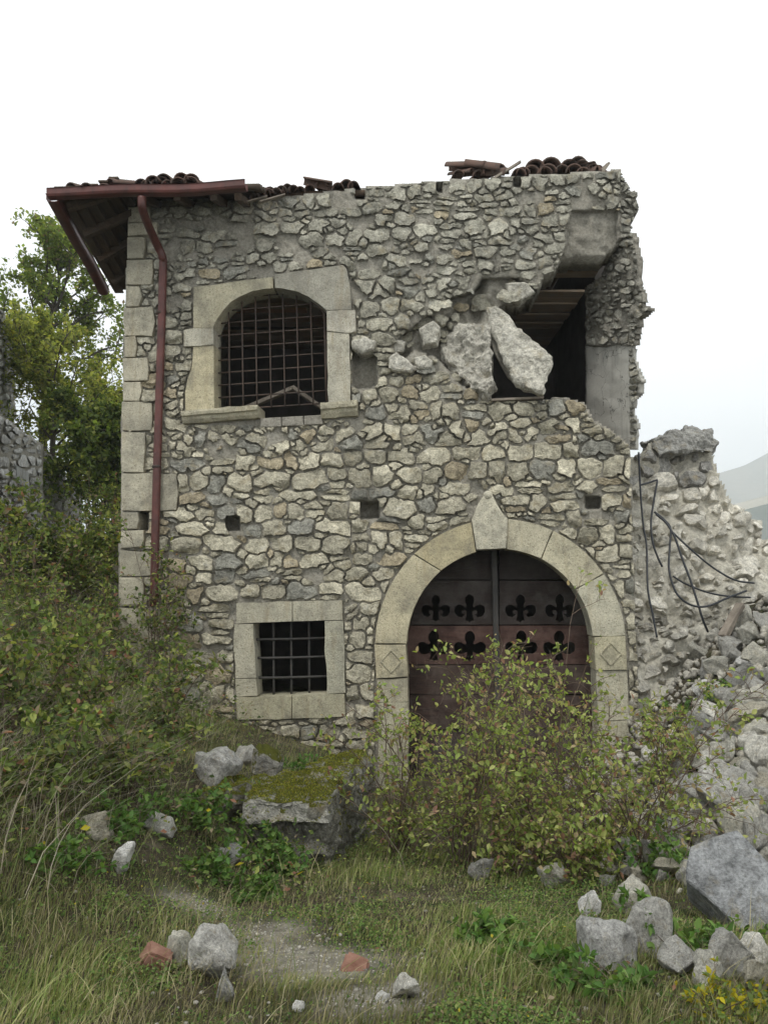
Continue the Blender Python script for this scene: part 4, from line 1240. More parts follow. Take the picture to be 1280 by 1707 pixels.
def chunk(name, label, poly, d0, d1, tint, mat, rough=.05, tilt=(0, 0), cat_="masonry", parent=None):
    """a rough masonry lump with a pixel outline, from outward depth d1 back to d0"""
    P = np.array(poly, float); c = P.mean(0)
    dd = tilt[0] * (P[:, 0] - c[0]) * .0075 + tilt[1] * (P[:, 1] - c[1]) * .0075
    A = Wf(P[:, 0], P[:, 1], d1 + dd); B = A - FN * (d1 - d0)
    size = (P.max(0) - P.min(0)).max()
    o = noisy_prism(name, A, B, mat, parent, tint, rough, .035 if size < 60 else .05, .02 if size < 60 else .03, int(P[0, 0]))
    if label: tagp(o, label, cat_)
    return o
chunk("fallen_masonry", "long broken slab of masonry leaning in the collapsed upper corner", [(812, 512), (826, 509), (846, 522), (870, 548), (884, 560), (900, 578), (919, 590), (922, 606), (912, 630), (905, 655), (880, 650), (862, 640), (850, 615), (832, 580), (815, 540)],
      -0.05, 0.16, (0.50, .475, .405), M["stone"], rough=.03, tilt=(.25, .2))
# flat plastered cheek of that slab
slab_px("fallen_plaster", [(814, 545), (846, 600), (860, 640), (846, 628), (822, 585)], -.06, -.12, M["concrete"], house, (.3, .3, .3), .003)
chunk("broken_jamb", None, [(742, 570), (760, 548), (786, 540), (812, 545), (818, 575), (824, 605), (822, 640), (812, 657), (796, 650), (776, 636), (752, 605)], -0.2, 0.02, (0.48, .455, .39), M["stone"], rough=.07, tilt=(.5, .2), parent=house)
for poly, d in (([(648, 596), (660, 588), (676, 597), (692, 612), (684, 620), (660, 617), (649, 612)], .16), ([(586, 568), (608, 562), (626, 568), (622, 582), (604, 588), (588, 580)], .12), ([(842, 470), (880, 470), (892, 486), (868, 502), (846, 498)], .06),
                ([(700, 548), (722, 536), (735, 545), (728, 572), (705, 575)], .02), ([(690, 596), (708, 590), (722, 600), (720, 614), (696, 614)], .10), ([(640, 580), (655, 566), (676, 570), (672, 585), (650, 590)], -.02)):
    chunk("loose_stone", None, poly, -.15, d, (0.50, .475, .405), M["stone"], rough=.02, parent=house)
beam("threshold_strip", Wf(818, 668, .02), Wf(905, 664, .02), .12, .03, M["grey_wood"], house, .004)
# collapsed timbers behind the barred window
for (a, b) in (((388, 690), (492, 646)), ((488, 646), (545, 686))):
    o = beam("fallen_timber", Wf(*a, -.45), Wf(*b, -.5), .12, .05, M["grey_wood"], None, .006)
    tagp(o, "fallen grey roof timber behind the barred arched window", "timber", "fallen timbers behind the arched window")

# ------------------------------------------------------------------ ruined wall at the right
ruin = empty("ruined_wall", (3.9, 10.6, 0.3))
tagp(ruin, "broken stump of pale rubble wall adjoining the house, cables hanging on it", "wall")
AN = np.array([-.1, -.9, .35]); AN /= np.linalg.norm(AN)
def Wa(px, py, d=0.0):
    px, py = np.asarray(px, float), np.asarray(py, float)
    Y = 9.95 + 0.0038 * (1150 - py) + 0.0016 * (px - 1058)
    return on_y(px, py, Y) + np.asarray(d, float)[..., None] * AN
RUIN = [(1044, 758), (1062, 762), (1082, 745), (1092, 752), (1150, 748), (1184, 755), (1196, 800), (1206, 820), (1218, 838), (1246, 852), (1250, 862), (1272, 866), (1274, 896), (1292, 900), (1300, 1210), (1044, 1210)]
ruin_m = lambda X, Y: in_poly(X, Y, RUIN)
def ruin_d(X, Y):
    P = np.stack([X, Y, 0 * X], -1)
    return .16 * fbm(P, .022, 81, 4) + .03 * vnoise(P, .12, 85)
rc = wall_core("wall_core", (1040, 736, 1304, 1214), 4.0, ruin_m, Wa, AN, ruin_d, .9, M["core_pale"], ruin, 3)
r3 = np.random.default_rng(23)
S3 = np.concatenate([course_seeds((1040, 730, 1304, 900), (20, 34), (26, 56), None, r3, .7, .3), course_seeds((1040, 900, 1304, 1214), (14, 30), (24, 60), None, r3, .8, .35)])
S3[:, 4] += r3.normal(0, .25, len(S3))
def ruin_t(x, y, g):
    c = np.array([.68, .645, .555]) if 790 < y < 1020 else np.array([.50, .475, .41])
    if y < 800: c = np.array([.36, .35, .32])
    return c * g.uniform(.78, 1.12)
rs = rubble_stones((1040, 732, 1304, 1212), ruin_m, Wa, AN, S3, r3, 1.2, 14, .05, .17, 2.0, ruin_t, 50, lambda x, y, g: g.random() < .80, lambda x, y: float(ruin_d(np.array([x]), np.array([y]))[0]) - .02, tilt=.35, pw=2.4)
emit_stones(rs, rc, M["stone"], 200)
def cap():
    poly = [(1080, 744), (1094, 738), (1108, 736), (1114, 728), (1124, 726), (1132, 732), (1142, 725), (1155, 727), (1164, 732), (1172, 729), (1180, 727), (1184, 742), (1196, 750), (1182, 768), (1160, 766), (1134, 764), (1112, 768), (1096, 774), (1082, 760)]
    P = np.array(poly, float)
    A = Wa(P[:, 0], P[:, 1], .22); B = A + np.array([.05, .55, .02])
    noisy_prism("cap_block", A, B, M["stone"], ruin, (.33, .325, .30), .06, .05, .03, 5)
cap()

# hanging cables
def cable(label, pts, r=.014, d=.22, group=None, mat="cable"):
    P = spline([Wa(x, y, d + e) for x, y, e in pts], 50)
    o = tube("hanging_cable", P, r, M[mat], None, 7); tagp(o, label, "cable", group)
cable("straight black cable running down the house corner", [(1054, 782, .25), (1057, 850, .25), (1061, 900, .25), (1067, 935, .22), (1069, 1000, .2), (1078, 1040, .15), (1086, 1075, .1)], .013)
cable("short black cable bent over at its top near the house corner", [(1058, 832, .2), (1072, 826, .16), (1084, 821, .14), (1086, 824, .14), (1080, 858, .14), (1076, 890, .14), (1079, 920, .12), (1088, 945, .1), (1096, 958, .06)], .014)
cable("black cable looping low and back up to the tangle", [(1083, 869, .08), (1098, 884, .12), (1107, 900, .16), (1106, 925, .16), (1104, 960, .16), (1108, 985, .16), (1118, 1008, .16), (1138, 1024, .16), (1165, 1027, .16), (1200, 1012, .14), (1232, 998, .08)], .014)
cable("black cable hanging diagonally into the rubble", [(1085, 874, .1), (1100, 890, .14), (1113, 915, .18), (1125, 950, .18), (1138, 985, .18), (1150, 1020, .16), (1160, 1045, .1), (1172, 1062, .0)], .015)
cable("long black cable stretched out to the ruin's right end", [(1110, 903, .12), (1135, 930, .16), (1165, 956, .16), (1190, 972, .14), (1215, 982, .10), (1246, 984, .05)], .013)
cable("black cable crossing behind the low cable loop", [(1112, 975, .1), (1135, 990, .12), (1170, 1003, .12), (1205, 1008, .10), (1240, 1007, .04)], .012)
g0 = on_y(1204, 1062, 9.75); g1_ = on_y(1234, 1008, 9.95)
o = beam("broken_post", g0, g1_, .10, .08, M["grey_wood"], None, .01, wob=.006, cuts=2); tagp(o, "short grey wooden post sticking out of the rubble under the cables", "post")

# ------------------------------------------------------------------ ruined walls behind, at the left
def far_wall(name, label, A, B, z0, polypx, bbox, seed, rh, ww, tint):
    """a vertical wall plane through ground points A and B"""
    A, B = np.array(A, float), np.array(B, float)
    d = (B - A) / np.linalg.norm(B - A)
    n = np.array([d[1], -d[0], 0.0])
    if np.dot(n, CAM - np.array([A[0], A[1], 1.6])) < 0: n = -n
    P0 = np.array([A[0], A[1], 0.])
    def W(px, py, dd=0.0):
        dr = ray(px, py); t = (np.dot(P0 - CAM, n) + np.asarray(dd, float)) / (dr @ n)
        return CAM + dr * t[..., None]
    g = empty(name, ((A[0] + B[0]) / 2, (A[1] + B[1]) / 2, z0)); tagp(g, label, "wall")
    mf = lambda X, Y: in_poly(X, Y, polypx)
    df = lambda X, Y: .03 * fbm(np.stack([X, Y, 0 * X], -1), .05, seed, 3)
    c = wall_core("wall_core", bbox, 4.0, mf, W, n, df, .55, M["mortar"], g, 2.5)
    r = np.random.default_rng(seed)
    S = course_seeds(bbox, rh, ww, None, r, .3, .2)
    ss = rubble_stones(bbox, mf, W, n, S, r, 1.0, 12, .04, .09, 1.5, lambda x, y, q: np.array(tint) * q.uniform(.7, 1.15), 25)
    emit_stones(ss, c, M["stone"], 120)
    return g, W, n
g, Wl, nl = far_wall("ruined_wall", "long overgrown ruined wall with a window jamb under the trees", (-6.7, 14.0), (-8.2, 20.0), 1.2,
         [(-70, 650), (-40, 668), (0, 688), (16, 700), (35, 716), (52, 728), (70, 742), (75, 930), (-70, 960)], (-72, 645, 80, 962), 71, (12, 20), (14, 30), (.50, .49, .46))
slab_px("window_jamb", [(28, 775), (48, 787), (50, 812), (30, 806)], .06, -.3, M["dressed"], g, (.34, .345, .35), .004, W=Wl, N=nl)
slab_px("window_jamb", [(36, 815), (50, 817), (52, 862), (38, 862)], .05, -.3, M["dressed"], g, (.36, .34, .30), .004, W=Wl, N=nl)
far_wall("ruined_wall", "stepped shorter ruined wall beyond the window jamb wall", (-8.3, 19.6), (-8.6, 25.0), 1.2,
         [(74, 752), (92, 762), (104, 778), (110, 800), (136, 822), (142, 930), (72, 930)], (70, 748, 146, 934), 72, (10, 17), (11, 24), (.46, .45, .42))
far_wall("ruined_tower", "tall crumbling stone stump at the far left behind trees", (-8.6, 17.0), (-10.6, 22.0), 1.2,
         [(-60, 500), (-10, 508), (6, 518), (16, 530), (18, 556), (22, 580), (26, 612), (24, 700), (-60, 720)], (-62, 498, 32, 722), 73, (10, 16), (12, 26), (.46, .455, .43))

# ------------------------------------------------------------------ mossy masonry stub
def lumpy(name, x0, x1, y0, y1, z0, z1, mat, label, seed, amp=.035, cuts=14, taper=.06, cat_="masonry", tint=(.31, .30, .27)):
    bm = bmesh.new(); vs = [bm.verts.new(p) for p in box_v(((x0 + x1) / 2, (y0 + y1) / 2, (z0 + z1) / 2), x1 - x0, y1 - y0, z1 - z0)]
    for q in BOXF: bm.faces.new([vs[i] for i in q])
    bmesh.ops.bevel(bm, geom=list(bm.edges), offset=.022, segments=1, affect='EDGES')
    bmesh.ops.triangulate(bm, faces=bm.faces)
    for _ in range(5):
        e = [e for e in bm.edges if e.calc_length() > .055]
        if not e: break
        bmesh.ops.subdivide_edges(bm, edges=e, cuts=1); bmesh.ops.triangulate(bm, faces=[f for f in bm.faces if len(f.verts) > 3])
    bm.normal_update()
    for v in bm.verts:
        P = np.array(v.co)
        # bedding joints
        zz = (P[2] - z0) / (z1 - z0)
        v.co += v.normal * float(amp * fbm(P, 5, seed, 4) * 1.4 - .03 * math.exp(-((zz - .62) / .04) ** 2) - taper * (1 - zz) * .6)
    o = mk_bm(name, bm, mat); set_tint(o.data, tint); tagp(o, label, cat_)
def stub():
    top = np.array([(-1.0, 6.06, -.02), (-.72, 6.0, -.03), (-.44, 6.02, -.02), (-.34, 6.5, 0), (-.22, 7.0, .01), (-.13, 7.5, .02), (-.5, 7.65, .02), (-.72, 6.9, 0), (-1.02, 6.65, .0)])
    bot = top * [1, 1, 0] + [0, 0, -.75] + np.array([.03, .05, 0])
    o = noisy_prism("masonry_stub", top, bot, M["mossy"], None, (.22, .212, .18), .055, .04, .03, 15)
    tagp(o, "stub of old masonry with bright moss on top and lichen on its sides", "masonry")
    # thick projecting top course at the front
    t2 = np.array([(-1.03, 5.98, .02), (-.75, 5.93, .015), (-.40, 5.95, .03), (-.33, 6.3, .03), (-.7, 6.36, .02), (-1.0, 6.3, .02)])
    c = noisy_prism("cap_course", t2, t2 * [1, 1, 0] + [0, 0, -.14], M["mossy"], o, (.34, .33, .29), .03, .035, .02, 18)
stub()
lumpy("mossy_ledge", -1.98, -1.03, 6.12, 6.6, -.45, .03, M["mossy_b"], "low moss-cushioned ledge running left from the masonry stub", 16, .09, tint=(.18, .17, .14))

# ------------------------------------------------------------------ vegetation
def unit(v): return v / (np.linalg.norm(v, axis=-1, keepdims=True) + 1e-9)
def leaf_mesh(P, D, Nn, L, wd, shape=1):
    """leaves at P, pointing along D with normal Nn, length L and width ratio wd"""
    n = len(P); D = unit(D); S = unit(np.cross(D, Nn)); U = np.cross(S, D)
    L = L[:, None]; w = L * wd
    if shape == 0:      # rhombus, 2 triangles
        V = np.stack([P, P + D * L * .5 + S * w * .5 + U * w * .15, P + D * L, P + D * L * .5 - S * w * .5 + U * w * .15], 1)
        b = np.arange(n)[:, None] * 4
        Fc = np.concatenate([b + [0, 1, 2], b + [0, 2, 3]])
        k = 4
    else:               # pointed oval folded along its rib
        V = np.stack([P, P + D * L * .30 + S * w * .48 + U * w * .14, P + D * L * .66 + S * w * .40 + U * w * .10, P + D * L - U * L * .10,
                      P + D * L * .66 - S * w * .40 + U * w * .10, P + D * L * .30 - S * w * .48 + U * w * .14], 1)
        b = np.arange(n)[:, None] * 6
        Fc = np.concatenate([b + [0, 1, 2], b + [0, 2, 3], b + [0, 3, 4], b + [0, 4, 5]])
        k = 6
    return V.reshape(-1, 3), Fc, k
def pick(rng, pal, n, var=.22):
    w = np.array([p[0] for p in pal]); c = np.array([p[1] for p in pal])
    i = rng.choice(len(pal), n, p=w / w.sum())
    return c[i] * rng.uniform(1 - var, 1 + var, (n, 1))
def rand_dir(rng, n): return unit(rng.normal(0, 1, (n, 3)))

def grow_plant(rng, base, h, spread, nstem, nbr, ntw, leaf, pal, per=6, droop=.15, r0=.008, bare=0.15, shape=1, lift=.6):
    """stems that fork twice; leaves along the twigs. Returns tubes and leaf arrays"""
    tubes, LP, LD = [], [], []
    base = np.asarray(base, float)
    for s in range(nstem):
        an = rng.uniform(0, 2 * math.pi); out = rng.uniform(.15, 1.0) * spread
        hh = h * rng.uniform(.35, 1.0) * (1.18 if rng.random() < .15 else 1)
        tip = np.array([math.cos(an) * out, math.sin(an) * out, hh])
        b = base + np.array([rng.normal(0, .06), rng.normal(0, .06), -.05])
        t = np.linspace(0, 1, 8)[:, None]
        P = b + np.concatenate([tip[:2][None] * t ** 1.4, tip[2] * (t * (1 + droop) - droop * t ** 2)], 1)
        P = P + np.cumsum(rng.normal(0, .012 * h, P.shape), 0) * np.minimum(t * 3, 1)
        tubes.append((P, np.linspace(r0, r0 * .3, 8)))
        for k in range(nbr):
            u = rng.uniform(bare + .1, 1.0); i = u * 7; i0 = min(int(i), 6); p0 = P[i0] + (P[i0 + 1] - P[i0]) * (i - i0)
            d = unit(unit(P[i0 + 1] - P[i0]) * .6 + rand_dir(rng, 1)[0] * .8 + np.array([0, 0, .2]))
            L = h * rng.uniform(.16, .36) * (1.1 - .5 * u)
            tt = np.linspace(0, 1, 5)[:, None]
            B = p0 + d * L * tt + np.array([0, 0, -droop * L]) * tt ** 2 + rng.normal(0, .02 * L, (5, 3)) * tt
            tubes.append((B, np.linspace(r0 * .45, r0 * .18, 5)))
            for q in range(ntw):
                v = rng.uniform(.2, 1) * 4; j = min(int(v), 3); c0 = B[j] + (B[j + 1] - B[j]) * (v - j)
                dd = unit(d * .5 + rand_dir(rng, 1)[0]); l = L * rng.uniform(.25, .55)
                C = c0 + dd * l * np.linspace(0, 1, 3)[:, None]
                tubes.append((C, np.array([r0 * .2, r0 * .16, r0 * .1])))
                m = max(2, int(per * rng.uniform(.6, 1.4)))
                f = rng.uniform(.1, 1.05, m)[:, None]
                LP.append(c0 + dd * l * f); LD.append(dd * .5 + rand_dir(rng, m) * .9)
    LP, LD = np.concatenate(LP), np.concatenate(LD)
    n = len(LP)
    Nn = unit(rand_dir(rng, n) * .7 + np.array([0, 0, lift]))
    sz = leaf * rng.uniform(.55, 1.2, n)
    V, Fc, k = leaf_mesh(LP, LD, Nn, sz, rng.uniform(.45, .65, (n, 1)), shape)
    T = np.repeat(pick(rng, pal, n), k, 0)
    return tubes, V, Fc, T
def plant(name, label, cat_, rng, base, group=None, stem_mat="twig", **kw):
    tb, V, Fc, T = grow_plant(rng, base, **kw)
    o = empty(name, base); tagp(o, label, cat_, group)
    v, f = cat([tube_vf(P, r, 4) for P, r in tb])
    mk("stems", v, f, M[stem_mat], o, None, True, kind="stuff")
    mk("foliage", V, Fc, M["leaf"], o, T, kind="stuff")
    return o
DKG, MDG, YLG, YEL, RED, BRN = (.060, .095, .024), (.135, .190, .048), (.275, .305, .085), (.37, .35, .10), (.24, .12, .075), (.25, .20, .13)

# trees behind the house, at the left
def tree(label, base, H, rad, crown_z, nlimb, pal, leaf, seed, group, dens=1.0):
    rng = np.random.default_rng(seed)
    base = np.array([base[0], base[1], float(G(base[0], base[1])) - .1])
    o = empty("tree", base); tagp(o, label, "tree", group)
    t = np.linspace(0, 1, 10)[:, None]
    lean = np.array([rng.normal(0, .4), rng.normal(0, .4), 0])
    TP = base + np.array([0, 0, H * .92]) * t + lean * t ** 2 + np.cumsum(rng.normal(0, .07, (10, 3)), 0) * t
    tv, tf = tube_vf(TP, np.linspace(.17, .03, 10) * H / 9, 8)
    limbs, LP, LD = [], [], []
    for k in range(nlimb):
        u = rng.uniform(crown_z, 1.0); i = u * 9; i0 = min(int(i), 8); p0 = TP[i0] + (TP[i0 + 1] - TP[i0]) * (i - i0)
        an = k * 2.4 + rng.normal(0, .4)
        e = (u - crown_z) / (1 - crown_z)
        L = rad * (1.05 - .75 * e) * rng.uniform(.75, 1.15)
        d = unit(np.array([math.cos(an), math.sin(an), .25 + .9 * e]))
        s = np.linspace(0, 1, 7)[:, None]
        A = p0 + d * L * s + np.array([0, 0, .18 * L]) * s ** 2 + np.cumsum(rng.normal(0, .05 * L, (7, 3)), 0) * s
        limbs.append((A, np.linspace(.055, .012, 7) * H / 9))
        for q in range(9):
            v = rng.uniform(.2, 1) * 6; j = min(int(v), 5); b0 = A[j] + (A[j + 1] - A[j]) * (v - j)
            bd = unit(d * .6 + rand_dir(rng, 1)[0] * .9 + np.array([0, 0, .15])); bl = L * rng.uniform(.22, .42)
            ss = np.linspace(0, 1, 4)[:, None]
            B = b0 + bd * bl * ss + rng.normal(0, .05 * bl, (4, 3)) * ss
            limbs.append((B, np.linspace(.018, .006, 4) * H / 9))
            for w in range(6):
                c0 = B[rng.integers(1, 4)]; cd = unit(bd * .4 + rand_dir(rng, 1)[0]); cl = bl * rng.uniform(.2, .5)
                limbs.append((np.stack([c0, c0 + cd * cl]), np.array([.006, .003])))
                m = int(11 * dens * rng.uniform(.5, 1.5)) + 1
                LP.append(c0 + cd * cl * rng.uniform(.1, 1.15, (m, 1)) + rng.normal(0, .07, (m, 3))); LD.append(rand_dir(rng, m) + np.array([0, 0, -.25]))
    LP, LD = np.concatenate(LP), np.concatenate(LD); n = len(LP)
    Nn = unit(rand_dir(rng, n) * .8 + np.array([0, 0, .5]))
    V, Fc, k = leaf_mesh(LP, LD, Nn, leaf * rng.uniform(.6, 1.25, n), rng.uniform(.5, .75, (n, 1)), 0)
    mk("trunk", tv, tf, M["bark"], o, None, True)
    lv, lf = cat([tube_vf(P, r, 4) for P, r in limbs])
    mk("limbs", lv, lf, M["bark"], o, None, True)
    mk("crown", V, Fc, M["leaf_thin"], o, np.repeat(pick(rng, pal, n, .3), k, 0), kind="stuff")
TG = "trees behind the ruined walls"
tree("tall light-green tree rising behind the ruins past the eaves", (-10.6, 24.5), 9.8, 4.2, .20, 26, [(3, (.18, .245, .06)), (2, (.12, .175, .045)), (1.2, (.27, .31, .085)), (.3, BRN)], .14, 3, TG, 1.0)
tree("yellow-green bushy tree growing over the ruined wall", (-8.8, 21.0), 6.4, 2.9, .25, 26, [(3, (.30, .33, .085)), (2, (.20, .24, .06)), (1, MDG), (.5, YEL)], .12, 4, TG, .9)
tree("dark dense tree between the ruins and the house corner", (-6.9, 20.0), 3.9, 1.9, .05, 20, [(2, DKG), (3, MDG), (1, YLG)], .13, 5, TG, 1.4)
tree("dark tree standing behind the crumbling stone stump", (-13.6, 24.0), 8.0, 3.4, .2, 18, [(3, MDG), (2, DKG), (1, YLG)], .15, 6, TG, 1.0)
tree("low dark tree closing the gap beside the house wall", (-8.6, 27.0), 5.4, 3.2, .03, 24, [(1.5, DKG), (3, MDG), (1, YLG)], .15, 8, TG, 1.2)

# shrubs of the left bank
GREENS = [(3, MDG), (1.6, DKG), (1.6, YLG), (.25, RED), (.5, BRN)]
r5 = np.random.default_rng(55)
def at(px, py): 
    g = on_ground(px, py); return np.array([g[0], g[1], float(G(g[0], g[1]))])
BANK = [ # base pixel, height, spread, stems, label
    (255, 1150, 1.85, .6, 11, "tall leafy shrub climbing around the red downpipe"),
    (330, 1165, 1.0, .45, 9, "green shrub with reddening leaves against the wall by the small window"),
    (285, 1235, .85, .45, 9, "bright green bramble below the downpipe shrub"),
    (180, 1090, 1.0, .6, 10, "dark shrub on the bank between the ruins and the house corner"),
    (110, 1130, 1.0, .6, 10, "straggly bush with bare stems on the bank below the ruined wall"),
    (40, 1070, 1.2, .6, 10, "bush with red and green leaves in front of the ruined wall"),
    (15, 1230, 1.0, .6, 10, "drooping dry bush with thin grey stems low on the bank"),
    (150, 1240, .9, .6, 10, "tangled thorny bush halfway up the bank"),
    (215, 1320, .6, .5, 8, "low dark bush beside the mossy ledge"),
    (70, 1350, .7, .5, 9, "low sprawling bush with dry twigs at the foot of the bank"),
]
for (px, py, h, sp, ns, lab) in BANK:
    plant("shrub", lab, "shrub", r5, at(px, py), h=h, spread=sp, nstem=ns + 2, nbr=10, ntw=4, leaf=.058, pal=GREENS, per=3, r0=.006, bare=.1, droop=.35)
plant("shrub", "upright sapling with large yellow-green leaves at the house corner", "shrub", r5, at(160, 985), h=1.5, spread=.35, nstem=7, nbr=8, ntw=3, leaf=.11, pal=[(2, MDG), (2, YLG), (.6, (.30, .28, .03))], per=4, r0=.007)

for (x, y, h, lab) in ((-4.9, 13.2, 1.7, "dark green bush behind the house corner below the trees"), (-5.7, 16.2, 2.3, "tall leafy bush in the gap between ruins and house"), (-4.7, 12.0, 1.4, "low bush with pale leaves beside the house corner"), (-5.35, 11.0, 1.75, "spindly bush with yellow and green leaves before the window jamb wall")):
    plant("shrub", lab, "shrub", r5, (x, y, float(G(x, y))), h=h, spread=.9, nstem=14, nbr=12, ntw=4, leaf=.085, pal=GREENS, per=5, r0=.01)

# yellowing shrubs in front of the arched door
AUT = [(3, (.27, .34, .09)), (1.6, (.40, .42, .15)), (1.6, (.18, .25, .06)), (.8, (.42, .33, .19)), (.6, (.30, .17, .12))]
FRONT = [(1060, 1452, 1.5, .95, 11, "bare-stemmed shrub with pinkish yellow leaves at the edge of the heap"),
         (900, 1440, 1.75, 1.05, 14, "yellow-green shrub reaching highest across the arched door"),
         (780, 1440, 1.65, 1.05, 14, "leafy yellowing shrub in front of the left door leaf"),
         (675, 1425, 1.15, .8, 12, "green shrub right of the mossy masonry stub"),
         (985, 1420, 1.5, .85, 12, "brownish yellow shrub before the right pier of the arch"),
         (1110, 1330, 1.0, .6, 9, "sparse yellowing shrub growing at the foot of the ruined wall"),
         (960, 1470, .75, .7, 9, "low dense shrub at the edge of the grass before the door"),
         (840, 1465, .7, .7, 9, "knee-high brownish shrub at the grass edge below the door shrubs"),
         (830, 1370, 1.75, .9, 12, "spreading yellow-green shrub close against the door boards")]
for (px, py, h, sp, ns, lab) in FRONT:
    plant("shrub", lab, "shrub", r5, at(px, py), h=h, spread=sp, nstem=ns, nbr=12, ntw=4, leaf=.047, pal=AUT, per=3, r0=.007, droop=.3, bare=.02)

# low broad-leaved weeds
WEED = [(3, (.095, .19, .045)), (2, (.15, .25, .06)), (1, DKG)]
for (px, py, h, sp, n, lab) in ((470, 1458, .34, .32, 34, "bright green weeds at the foot of the mossy masonry stub"), (815, 1575, .16, .22, 22, "patch of fresh green clover in the grass before the door shrubs"),
                        (1215, 1175, .25, .25, 14, "green nettles growing among the boulders beside the white stone"), (205, 1390, .28, .22, 18, "green weeds between two pale stones below the bank"), (320, 1385, .3, .3, 20, "dark weeds under the overhang of the mossy ledge"), (345, 1455, .18, .3, 18, "low green herbs around the lichen-white stone"), (110, 1455, .22, .3, 16, "scruffy weeds at the foot of the bushy bank"),
                        (480, 1290, .20, .3, 20, "small ferny weeds on top of the mossy ledge"), (560, 1250, .22, .25, 16, "green herbs growing along the wall foot by the small window"),
                        (1140, 1195, .2, .2, 12, "green weeds at the base of the ruined wall"), (1105, 1470, .3, .3, 16, "straggling weeds between the boulders above the leaning slab"), (1165, 1600, .25, .3, 18, "green weeds in the hollow under the leaning grey slab"), (1250, 1290, .2, .2, 10, "small weeds sprouting among the highest boulders"), (900, 1620, .14, .3, 20, "low green herbs in the grass below the pale boulders"), (430, 1500, .14, .25, 18, "low trailing herbs left of the gravel patch"),
                        (1040, 1660, .16, .3, 18, "weeds in front of the broad half-buried boulder")):
    plant("weed_clump", lab, "weeds", r5, at(px, py), h=h, spread=sp, nstem=n, nbr=4, ntw=2, leaf=.05, pal=WEED, per=4, r0=.003, droop=.3)
fl = plant("flower_clump", "yellow wildflowers among grass below the leaning grey slab", "flowers", r5, at(1190, 1690), h=.2, spread=.28, nstem=22, nbr=3, ntw=2, leaf=.03, pal=[(2, (.42, .36, .02)), (2, MDG), (1, YLG)], per=4, r0=.003)

# grass, dry stalks and pebbles
def gravel_mask(x, y):
    r = 0
    for (px, py, s) in GRAV: r = r + np.exp(-(((x - px) / s) ** 2 + ((y - py) / (s * .75)) ** 2))
    return r
GRAV = [(p[0], p[1], s) for p, s in ((on_ground(545, 1615), .26), (on_ground(440, 1555), .22), (on_ground(640, 1665), .18), (on_ground(330, 1510), .15), (on_ground(480, 1590), .2))]
def blades(name, label, n, hr, wr, pal_fn, seed, yr=(2.2, 11.0), curve=.5, dens=None, kind_cat="grass", lean=.35, segs=3):
    rng = np.random.default_rng(seed)
    y = yr[0] * (yr[1] / yr[0]) ** rng.random(n * 2)
    x = rng.uniform(-1, 1, n * 2) * (y * .56 + 1.1)
    k = np.ones(n * 2, bool)
    wy = 10.0 - x * math.tan(PHI)
    k &= ~((y > wy - .08) & (x > -3.5)) & (rng.random(n * 2) > gravel_mask(x, y) * .85)
    k &= ~((x > 2.0) & (y > 5.2) & (rng.random(n * 2) < .93))
    if dens is not None: k &= rng.random(n * 2) < dens(x, y)
    x, y = x[k][:n], y[k][:n]; m = len(x)
    z = G(x, y) - .01
    P = np.stack([x, y, z], -1) + np.array([0, 0, .005])
    cl = fbm(np.stack([x, y, 0 * x], -1), 1.7, seed, 3)
    h = rng.uniform(*hr, m) * np.clip(1 + 1.1 * cl, .35, 2)
    w = rng.uniform(*wr, m)
    an = rng.uniform(0, 2 * math.pi, m); side = np.stack([np.cos(an), np.sin(an), 0 * an], -1)
    ld = np.stack([np.cos(an + 1.57), np.sin(an + 1.57), 0 * an], -1) * (rng.uniform(.1, 1, m) * lean)[:, None] + np.array([.12, 0, 0])
    V = []
    for s in range(segs + 1):
        t = s / segs
        c = P + np.array([0, 0, 1.]) * (h * (t - curve * .35 * t * t))[:, None] + ld * (h * t ** 1.8)[:, None] * (1 + curve)
        if s < segs:
            ww = (w * (1 - .75 * t))[:, None] * .5
            V += [c - side * ww, c + side * ww]
        else: V.append(c)
    k = 2 * segs + 1
    V = np.stack(V, 1).reshape(-1, 3); b = np.arange(m)[:, None] * k
    Fc = []
    for s in range(segs - 1): Fc += [b + [2 * s, 2 * s + 1, 2 * s + 3], b + [2 * s, 2 * s + 3, 2 * s + 2]]
    Fc.append(b + [2 * segs - 2, 2 * segs - 1, 2 * segs])
    Fc = np.concatenate(Fc)
    T = np.repeat(pal_fn(rng, m, x, y, cl), k, 0)
    o = mk(name, V, Fc, M["blade"], None, T); tagp(o, label, kind_cat, kind="stuff")
def pal_green(rng, m, x, y, cl):
    pt = sstep(-.15, .45, fbm(np.stack([x, y, 0 * x], -1), .9, 123, 3))[:, None]
    g = pick(rng, [(3, (.145, .200, .050)), (2, (.23, .25, .085)), (.8, (.085, .13, .03)), (1.5, (.34, .30, .165))], m)
    dry = np.clip(.30 - cl * .6 + .15 * sstep(-.5, -2, x), 0, 1)[:, None] * rng.random((m, 1))
    g = g * (1 - dry) + np.array([.30, .26, .14]) * dry
    return g * (1.25 - .55 * pt) * (1 - .35 * pt * rng.random((m, 1))) + np.array([.10, .085, .04]) * .6 * pt * rng.random((m, 1))
def pal_dry(rng, m, x, y, cl): return pick(rng, [(2, (.30, .26, .15)), (2, (.22, .19, .11)), (1, (.15, .15, .07)), (.7, (.40, .35, .22))], m)
blades("grass", "short mixed green grass covering the foreground", 165000, (.02, .085), (.0025, .0055), pal_green, 91, (2.2, 9.8))
